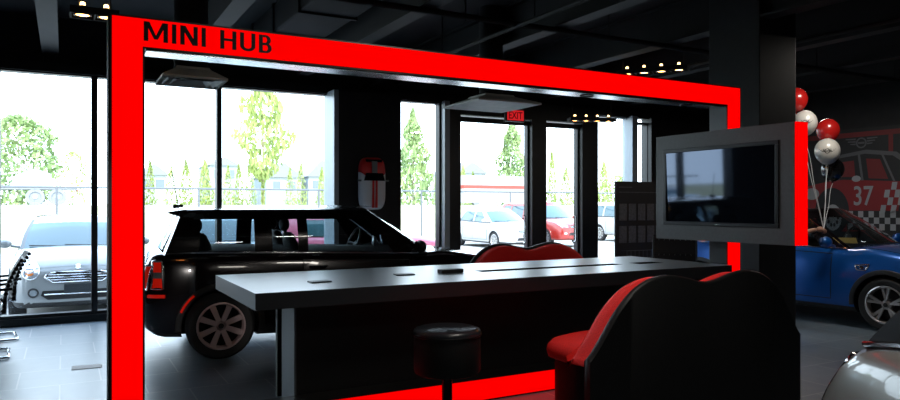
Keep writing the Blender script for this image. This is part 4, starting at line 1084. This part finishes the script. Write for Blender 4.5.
# ------------------------------------------------------------------ balloons
knot = Vector((7.97, 5.25, 1.15))
def balloon(p, r, m, label, logo=False):
    p = Vector(p); root = empty('balloon', p, 0, label, 'balloon')
    bm = B(); prof = []
    for k in range(19):
        a = PI*k/18; z = -math.cos(a); rr = math.sin(a)*(1 if z > 0 else 1-.10*z*z)
        prof.append((max(rr*r, 0 if k in (0, 18) else .001), z*r*(1.08 if z > 0 else 1.18)))
    lathe(bm, prof, 32); mk('skin', bm, m, root, 80)
    bm = B(); lathe(bm, [(0, -r*1.16), (.016, -r*1.26), (.012, -r*1.27), (0, -r*1.2)], 12); mk('neck', bm, m, root, 50)
    a = p+Vector((0, 0, -r*1.24)); b = knot; bm = B(); P = []
    for k in range(13):
        u = k/12; q = a.lerp(b, u)-p; q.x += .02*math.sin(u*9+p.x*7)*(1-u); P.append(q)
    tube(bm, P, .0035, 5); mk('ribbon', bm, 'string', root)
    if logo:
        d = Vector((-p.x, -p.y, 0)).normalized(); t = Vector((-d.y, d.x, 0))
        def f(a, b):
            b += -.01; dist = math.sqrt(max(1-(a*a+b*b)/(r*r), .05))*r*1.01
            q = d*dist+t*(a)+Vector((0, 0, b)); return q
        bm = B(); emblem(bm, f, r*.62, 0); mk('wing_emblem', bm, 'letter' if m == 'balloon_white' else 'balloon_white', root)
balloon((8.437, 5.5, 2.39), .137, 'balloon_red', 'shiny red balloon, topmost in the cluster beside the television edge')
balloon((8.30, 5.42, 2.12), .145, 'balloon_white', 'white balloon with dark winged emblem under the red one', True)
balloon((8.50, 5.48, 1.90), .135, 'balloon_black', 'glossy black balloon, lowest in front of the mural')
balloon((7.98, 5.62, 2.76), .137, 'balloon_red', 'red balloon mostly hidden behind the dark column, high up')
balloon((7.98, 5.50, 2.46), .14, 'balloon_white', 'white balloon half hidden behind the column edge', True)

# ------------------------------------------------------------------ person
def skin_obj(name, verts, edges, rad, m, parent, sub=2, rootv=0):
    me = bpy.data.meshes.new(name); me.from_pydata([Vector(v) for v in verts], edges, []); me.update()
    o = bpy.data.objects.new(name, me); col.objects.link(o)
    md = o.modifiers.new('s', 'SKIN'); md.use_smooth_shade = True
    for i, r in enumerate(rad):
        d = me.skin_vertices[0].data[i]; d.radius = r if isinstance(r, tuple) else (r, r); d.use_root = (i == rootv)
    sb = o.modifiers.new('u', 'SUBSURF'); sb.levels = sub; sb.render_levels = sub
    dg = bpy.context.evaluated_depsgraph_get(); dg.update()
    n = bpy.data.meshes.new_from_object(o.evaluated_get(dg)); o.modifiers.clear(); o.data = n
    n.materials.clear(); n.materials.append(M[m]); n.shade_smooth()
    o.parent = parent; return o
pr = empty('person', (7.57, 5.62, 0), math.radians(-28.7), 'standing person in black trousers and pale shoes behind the television, hand holding balloon ribbons', 'person')
Vt = [(0, 0, .94), (0, 0, 1.08), (0, 0, 1.24), (0, 0, 1.38), (0, 0, 1.46), (.01, 0, 1.53), (.03, 0, 1.60), (.02, 0, 1.68),
      (0, .10, .88), (.02, .10, .50), (0, .10, .09), (.15, .11, .04),
      (0, -.10, .88), (-.01, -.10, .50), (-.04, -.10, .09), (.11, -.11, .04),
      (0, -.17, 1.40), (-.03, -.22, 1.14), (.20, -.20, 1.10), (.40, -.14, 1.15), (.44, -.13, 1.155),
      (0, .17, 1.40), (-.04, .24, 1.14), (.04, .23, .90), (.06, .22, .84)]
Et = [(0, 1), (1, 2), (2, 3), (3, 4), (4, 5), (5, 6), (6, 7), (0, 8), (8, 9), (9, 10), (10, 11), (0, 12), (12, 13), (13, 14), (14, 15), (3, 16), (16, 17), (17, 18), (18, 19), (19, 20), (3, 21), (21, 22), (22, 23), (23, 24)]
Rt = [(.12, .15), (.10, .135), (.11, .15), (.10, .14), .06, .055, (.085, .075), (.085, .075), .085, .055, .038, .035, .085, .055, .038, .035, .05, .042, .038, .026, .03, .05, .042, .026, .03]
skin_obj('body', Vt, Et, Rt, 'skin', pr)
g = lambda ids, k: [tuple(x+k for x in (Rt[i] if isinstance(Rt[i], tuple) else (Rt[i], Rt[i]))) for i in ids]
ids = [0, 1, 2, 3, 4, 16, 17, 18, 21, 22]
ed = [(a, b) for a, b in Et if a in ids and b in ids]; mpi = {v: i for i, v in enumerate(ids)}
sh = [Vt[i] for i in ids]; sh.append((.02, .235, 1.0)); e2 = [(mpi[a], mpi[b]) for a, b in ed]+[(mpi[22], 10)]
skin_obj('shirt', sh, e2, g(ids, .014)+[(.045, .045)], 'shirt', pr)
ids = [0, 8, 9, 10, 12, 13, 14]; ed = [(a, b) for a, b in Et if a in ids and b in ids]; mpi = {v: i for i, v in enumerate(ids)}
skin_obj('trousers', [Vt[i] for i in ids], [(mpi[a], mpi[b]) for a, b in ed], g(ids, .02), 'trousers', pr)
for x, y in ((.0, .11), (-.04, -.11)):
    bm = B(); rg = []
    for z, gx in ((0, 1), (.02, 1.03), (.045, .98), (.07, .8), (.10, .5)):
        ring = []
        for k in range(24):
            a = 2*PI*k/24; ring.append((x+.06-(.05 if gx < .9 else 0)*(1-gx)*2+.145*gx*math.cos(a), y+.048*max(gx, .8)*math.sin(a), z))
        rg.append(ring)
    loop_faces(bm, rg, True, True, True); mk('shoe', bm, 'shoe', pr, 50)
# hands: palm with five fingers; the raised one closes round the ribbons
def hand(wx, wy, wz, dirx, curl, name):
    V_ = [(wx, wy, wz), (wx+dirx[0]*.045, wy, wz+dirx[1]*.045), (wx+dirx[0]*.085, wy, wz+dirx[1]*.085)]; E_ = [(0, 1), (1, 2)]; R_ = [(.022, .03), (.018, .036), (.014, .036)]
    o = skin_obj(name, V_, E_, R_, 'skin', pr, 2)
    ax = Vector((dirx[0], 0, dirx[1])); dn = Vector((dirx[1], 0, -dirx[0]))
    for k in range(4):
        base = Vector((wx, wy, wz))+ax*.082+Vector((0, (-.028+k*.0187), 0)); ln = (.062, .072, .068, .052)[k]
        P = [base-ax*.02]; d = ax.copy(); ang = 0; p = base
        P.append(p)
        for q in range(3):
            ang += curl*(1+.08*k); d = ax*math.cos(ang)+dn*math.sin(ang); p = p+d*ln*(.42, .32, .26)[q]; P.append(p)
        skin_obj('finger', P, [(i, i+1) for i in range(4)], [.010, .0095, .009, .008, .007], 'skin', o, 1)
    b = Vector((wx, wy, wz))+ax*.02+Vector((0, -.03, 0)); P = [b, b+ax*.025+Vector((0, -.022, 0)), b+ax*.05+dn*.015+Vector((0, -.026, 0)), b+ax*.062+dn*.035+Vector((0, -.012, 0))]
    skin_obj('thumb', P, [(0, 1), (1, 2), (2, 3)], [.012, .011, .0095, .008], 'skin', o, 1)
hand(.44, -.13, 1.155, (.98, .1), .75, 'hand')
hand(.06, .22, .84, (.2, -.98), .3, 'hand')
bm = B(); bmesh.ops.create_uvsphere(bm, u_segments=20, v_segments=14, radius=1)
for v in bm.verts:
    v.co = Vector((.005+v.co.x*.10, v.co.y*.088, 1.675+v.co.z*.095))
    if v.co.x > .07: v.co.z = max(v.co.z, 1.70)
mk('hair', bm, 'hair', pr, 60)
for s in (-1, 1):
    bm = B(); bmesh.ops.create_uvsphere(bm, u_segments=10, v_segments=8, radius=.013, matrix=Matrix.Translation((.103, s*.032, 1.64))); mk('eye', bm, 'eye', pr, 60)
    bm = B(); bmesh.ops.create_uvsphere(bm, u_segments=10, v_segments=8, radius=1)
    for v in bm.verts: v.co = Vector((.02+v.co.x*.02, s*(.082+v.co.y*.012), 1.625+v.co.z*.032))
    mk('ear', bm, 'skin', pr, 60)
bm = B(); loop_faces(bm, [[(.105, -.008, 1.64), (.118, 0, 1.64), (.105, .008, 1.64)], [(.105, -.018, 1.60), (.135, 0, 1.60), (.105, .018, 1.60)]], True, True, True); mk('nose', bm, 'skin', pr, 60)
bm = B(); tube(bm, [(.105, -.024, 1.573), (.112, 0, 1.571), (.105, .024, 1.573)], .005, 6); mk('mouth', bm, 'm_red', pr, 60)

# ------------------------------------------------------------------ outdoors
bm = B(); box(bm, -60, 110, YN+.17, 27, GZ-.3, GZ); S('ground_pavement', bm, 'asphalt')
bm = B(); v = [bm.verts.new(p) for p in ((-80, 26.9, GZ), (140, 26.9, GZ), (140, 40, 1.3), (-80, 40, 1.3), (140, 44, 1.42), (-80, 44, 1.42), (140, 54, 1.42), (-80, 54, 1.42), (240, 160, 1.3), (-160, 160, 1.3))]
for q in ((0, 1, 2, 3), (3, 2, 4, 5), (5, 4, 6, 7), (7, 6, 8, 9)): bm.faces.new([v[i] for i in q])
for f in bm.faces: f.material_index = 1 if abs(f.calc_center_median().y-49) < 2 else 0
S('ground_verge', bm, ['dry_grass', 'asphalt'])
# fence
root = empty('fence', (12, 25, GZ), 0, 'long chain-link fence with a thin top rail beyond the parking rows', 'fence')
bm = B(); tube(bm, [(-30, 0, 2.12), (30, 0, 2.12)], .035, 6); mk('rail', bm, 'fence', root)
for k in range(14):
    bm = B(); x = -29+k*4.2; tube(bm, [(x, 0, 0), (x, 0, 2.15)], .035, 8); mk('post', bm, 'fence', root)
bm = B()
for k in range(150):
    x = -30+k*.4
    tube(bm, [(x, 0, .05), (x+.01, 0, 2.1)], .004, 3, caps=False)
for k in range(6): tube(bm, [(-30, 0, .3+k*.32), (30, 0, .3+k*.32)], .004, 3, caps=False)
mk('wire_netting', bm, 'fence', root)

# trees
def tree_meshes(kind, seed, n):
    rnd = random.Random(seed); bm = B()
    def rad(h):
        if kind == 'cone': return .5*(1-h)**.75*(.35+.65*min(1, h*6+.3))
        if kind == 'fir': return .5*(1-h)**.8*(.6+.4*min(1, h*5))*(1+.18*math.sin(h*26))
        if kind == 'big2': return .5*max(0, math.sin(PI*min(1, max(0, (h-.22)/.80))))**.75*(1+.25*math.sin(h*23+1))
        return .5*max(0, math.sin(PI*min(1, h*.93+.07)))**.5*(1+.15*math.sin(h*17))
    for i in range(n):
        h = rnd.random()**(.8 if kind != 'cone' else 1.3)
        a = rnd.random()*2*PI; rr = rad(h)*(.35+.65*rnd.random()**.5)*(1+.18*math.sin(a*3+h*9))
        c = Vector((rr*math.cos(a), rr*math.sin(a), h)); s = (.028 if kind in ('fir', 'bush', 'big') else .035)*(.6+rnd.random())
        u = Vector((rnd.gauss(0, 1), rnd.gauss(0, 1), rnd.gauss(0, 1))).normalized(); w = u.orthogonal().normalized()
        k = 1.0
        bm.faces.new([bm.verts.new(c+q) for q in (u*s*k, w*s*.6, -u*s*k, -w*s*.6)])
    return bm
TM = {}
for kind, n in (('cone', 1100), ('fir', 2600), ('big2', 1500), ('big', 2600), ('bush', 1500)):
    bm = tree_meshes(kind, hash(kind) % 97 if False else len(kind)*7+n, n); o = mk('foliage', bm, {'fir': 'leaf1', 'big': 'leaf1'}.get(kind, 'leaf2'))
    TM[kind] = o.data; bpy.data.objects.remove(o)
bmt = B(); lathe(bmt, [(.016, -.06), (.012, .3), (.006, .85)], 8)
for k in range(7):
    a = k*2.4; z = .3+k*.07; tube(bmt, [(0, 0, z), (.16*math.cos(a), .16*math.sin(a), z+.13)], [.006, .002], 5)
o = mk('trunk', bmt, 'bark'); TRK = o.data; bpy.data.objects.remove(o)
def tree(kind, x, y, z, h, w, label, group=None):
    root = empty('tree', (x, y, z-.05), random.random()*6, label, 'tree', group)
    for nm, me in (('foliage', TM[kind]), ('trunk', TRK)):
        o = bpy.data.objects.new(nm, me); col.objects.link(o); o.parent = root
        o.scale = (w, w, h) if nm == 'foliage' else (h*.6, h*.6, h*.95)
CL = 'small pale green cone-shaped tree in the row beyond the fence and road'
SP = {0: 'broad bushy green tree beyond the fence, far end of the window row, behind the lorry', 1: 'round lime bush behind the parked lorry wheels', 9: 'tall airy young tree with thin trunk, the tallest outside', 13: 'dense green fir outside beside the dark pier', 17: 'green pointed fir outside the first glass door',
      18: 'low spreading lime bush outside, at the foot of the fir by the glass door', 24: 'low bush outside next to the display board'}
TR = [('big', -2.835, 58, 1.3, 6.26, 4.92), ('bush', 0.6, 63, 1.3, 4.26, 2.45), ('cone', 6.528, 66, 1.3, 4.04, 1.21), ('cone', 7.982, 64, 1.3, 3.47, 1.19), ('cone', 8.902, 62, 1.3, 3.89, 1.41), ('cone', 10.752, 64, 1.3, 4.06, 1.57), ('cone', 12.3, 62, 1.3, 3.49, 1.2), ('cone', 13.75, 64.5, 1.3, 3.86, 1.12), ('cone', 14.157, 62, 1.3, 3.88, 1.13), ('big2', 13.555, 55, 1.3, 9.24, 3.57), ('cone', 17.677, 62, 1.3, 3.45, 1.16), ('cone', 19.282, 64, 1.3, 4.05, 1.21), ('cone', 20.636, 62, 1.3, 3.52, 1.19), ('fir', 24.059, 50, 1.3, 7.46, 3.62), ('cone', 34.687, 66, 1.3, 4.38, 1.48), ('cone', 40.019, 70, 1.3, 4.72, 1.37), ('cone', 43.4, 73.5, 1.3, 4.18, 1.38), ('fir', 33.378, 50, 1.3, 7.37, 3.57), ('bush', 43.305, 62, 1.3, 3.67, 3.2), ('cone', 49.613, 66, 1.3, 6.53, 1.39), ('cone', 46.951, 60, 1.3, 4.09, 1.71), ('cone', 53.428, 66, 1.3, 5.72, 1.66), ('cone', 51.898, 62, 1.3, 4.54, 1.8), ('cone', 57.418, 66, 1.3, 5.36, 1.94), ('bush', 54.221, 60, 1.3, 3.39, 2.68)]
for i, (k, x, y, z, h, w) in enumerate(TR):
    tree(k, x, y, z, h*1.03, w*1.1, SP.get(i, CL), None if i in SP else 'small conical trees beyond the road')
# houses
def house(x, w, zw, zr, label, y=95, d=9):
    root = empty('house', (x, y, 1.25), 0, label, 'house')
    bm = B(); box(bm, -w/2, w/2, 0, d, 0, zw-1.25); mk('walls', bm, 'house_wall', root)
    bm = B(); prism(bm, [(-w/2-.3, zw-1.25), (w/2+.3, zw-1.25), (0, zr-1.25)], lambda a, b: (a, -.3, b), lambda a, b: (a, d, b)); mk('roof', bm, 'house_roof', root)
    for s in (-.22, .22):
        bm = B(); box(bm, s*w-.5, s*w+.5, -.05, .05, zw-2.9, zw-1.8); mk('window', bm, 'house_win', root)
house(18.4, 3.6, 6.6, 7.7, 'pale house far beyond the trees, between small cone trees and the tall airy tree')
house(26.3, 4.8, 5.2, 7.2, 'pale gabled house just past the tall airy tree, far beyond the road')
house(31.6, 3.8, 5.4, 7.8, 'pale steep-gabled house far off, last before the dark pier')
house(9.9, 3.0, 5.2, 6.6, 'pale gabled house glimpsed beside the inner edge of the red post')
house(56, 5.0, 6.4, 8.2, 'pale gabled house seen far away through the first glass door')
# lorry
root = empty('lorry', (-1.6, 49.5, 1.42), 0, 'pale grey lorry with twin rear wheels on the far road', 'lorry')
bm = B(); box(bm, -5.5, 2.3, -1.1, 1.1, .95, 1.15, .02); mk('chassis', bm, 'truck_grey', root)
bm = B(); prism(bm, [(-1.2, 1.15), (1.0, 1.15), (.9, 1.9), (.1, 2.2), (-.9, 1.8)], lambda a, b: (a, -.9, b), lambda a, b: (a, .9, b)); mk('load', bm, 'house_wall', root)
bm = B(); prism(bm, [(-7.2, .6), (-5.6, .6), (-5.6, 2.6), (-6.8, 2.6), (-7.2, 1.6)], lambda a, b: (a, -1.1, b), lambda a, b: (a, 1.1, b)); mk('cab', bm, 'paleblue_paint', root)
for x in (.1, 1.25, -6.3):
    for s in (-1, 1):
        bm = B(); lathe(bm, [(0, s*.8), (.5, s*.8), (.5, s*1.08), (.32, s*1.08), (.30, s*1.02), (0, s*1.02)], 24, 'Y', (x, 0, .5)); w = mk('wheel', bm, 'truck_grey', root, 40)
        bm = B(); lathe(bm, [(0, s*1.07), (.12, s*1.06), (.14, s*1.02)], 16, 'Y', (x, 0, .5)); mk('rim', bm, 'house_wall', w)
bm = B(); box(bm, 2.28, 2.34, -.8, .8, .85, 1.0); mk('tail_light', bm, 'truck_red', root)
# red and white bus body / trailer
root = empty('trailer', (29, 46, 1.42), 0, 'long white box trailer with red upper stripe on the road beyond the fence', 'trailer')
bm = B(); box(bm, -3.3, 3.4, -1.2, 1.2, .2, 2.2, .03); mk('box_body', bm, 'offwhite_paint', root)
bm = B(); box(bm, -3.31, 3.41, -1.21, 1.21, 1.25, 1.5); mk('stripe', bm, 'truck_red', root)
for x in (-2.2, 1.6, 2.6):
    bm = B(); lathe(bm, [(0, -1.15), (.32, -1.15), (.32, -.9), (0, -.9)], 20, 'Y', (x, 0, .32)); mk('wheel', bm, 'truck_grey', root, 40)

make_car(SUV, (-9.8, 19.5, GZ), -PI/2+.9, 'offwhite_paint', 'white tall car outside behind the pale blue saloon, only mirrored in the television screen', 'ten', glass='out_glass', mini=False, outdoor=True, interior=False)
for x, y in ((-22, 58), (-33, 60), (-45, 59)): tree('big', x, y, 1.3, 6., 5.5, 'bushy green tree beyond the road, seen only as a reflection in the television', 'reflected bushy trees')
# tan sheet behind blue car's windscreen
bm = B(); box(bm, -.13, .13, -.09, .09, 0, .004); o = thing_mesh('price_sheet', bm, 'yellow_paper', 'tan paper sheet propped behind the windscreen of the blue car', 'paper'); o.location = (8.66, 5.42, 1.0); o.rotation_euler = (.35, 0, -.9)

# ------------------------------------------------------------------ light
w = bpy.data.worlds.new('sky'); sc.world = w; w.use_nodes = True; nt = w.node_tree
bg = nt.nodes['Background']; bg.inputs['Strength'].default_value = 6.5
tc = nt.nodes.new('ShaderNodeTexCoord'); sp = nt.nodes.new('ShaderNodeSeparateXYZ'); rp = nt.nodes.new('ShaderNodeValToRGB')
nt.links.new(tc.outputs['Generated'], sp.inputs[0]); nt.links.new(sp.outputs['Z'], rp.inputs['Fac']); nt.links.new(rp.outputs[0], bg.inputs['Color'])
rp.color_ramp.elements[0].color = (.72, .87, 1, 1); rp.color_ramp.elements[0].position = .25; rp.color_ramp.elements[1].color = (.55, .75, 1, 1); rp.color_ramp.elements[1].position = .8
def light(name, typ, loc, rot, energy, color=(1, 1, 1), **k):
    l = bpy.data.lights.new(name, typ); l.energy = energy; l.color = color
    for a, b in k.items(): setattr(l, a, b)
    o = bpy.data.objects.new(name, l); col.objects.link(o); o.location = loc; o.rotation_euler = rot; return o
sun = light('sun', 'SUN', (0, -10, 20), (math.radians(38), 0, math.radians(-14)), 7.0, (1, .97, .9), angle=.01)
for nm, loc, e_, sz in (('blue_car_fill', (7.6, 4.6, 3.2), 30, .5), ('silver_car_fill', (1.6, .8, 3.2), 10, .5), ('counter_fill', (2.6, 2.9, 3.2), 22, .6), ('mural_fill', (9.6, 6.6, 3.2), 15, .5)):  # unseen area lights added to brighten both cars, counter and mural
    light(nm, 'AREA', loc, (0, 0, 0), e_, (1, .93, .84), size=sz)

wl = light('wheel_fill_spot', 'SPOT', (-.7, 2.0, 2.3), (0, 0, 0), 240, (1, .93, .88), spot_size=math.radians(16), spot_blend=.6, shadow_soft_size=.1)  # unseen spot added to brighten the black car's rear wheel
wl.rotation_euler = (Vector((1.34, 6.85, .35))-wl.location).to_track_quat('-Z', 'Y').to_euler()

cam = bpy.data.cameras.new('camera'); co = bpy.data.objects.new('camera', cam); col.objects.link(co); sc.camera = co
co.location = (0, 0, 1.45); co.rotation_euler = (PI/2, 0, math.radians(-28.7))
cam.sensor_width = 36; cam.lens = 705/900*36; cam.shift_y = 5/900; cam.clip_end = 400; cam.clip_start = .05
sc.view_settings.view_transform = 'Standard'; sc.view_settings.look = 'None'; sc.view_settings.exposure = 0
sc.cycles.max_bounces = 8; sc.cycles.transparent_max_bounces = 16; sc.cycles.sample_clamp_indirect = 4
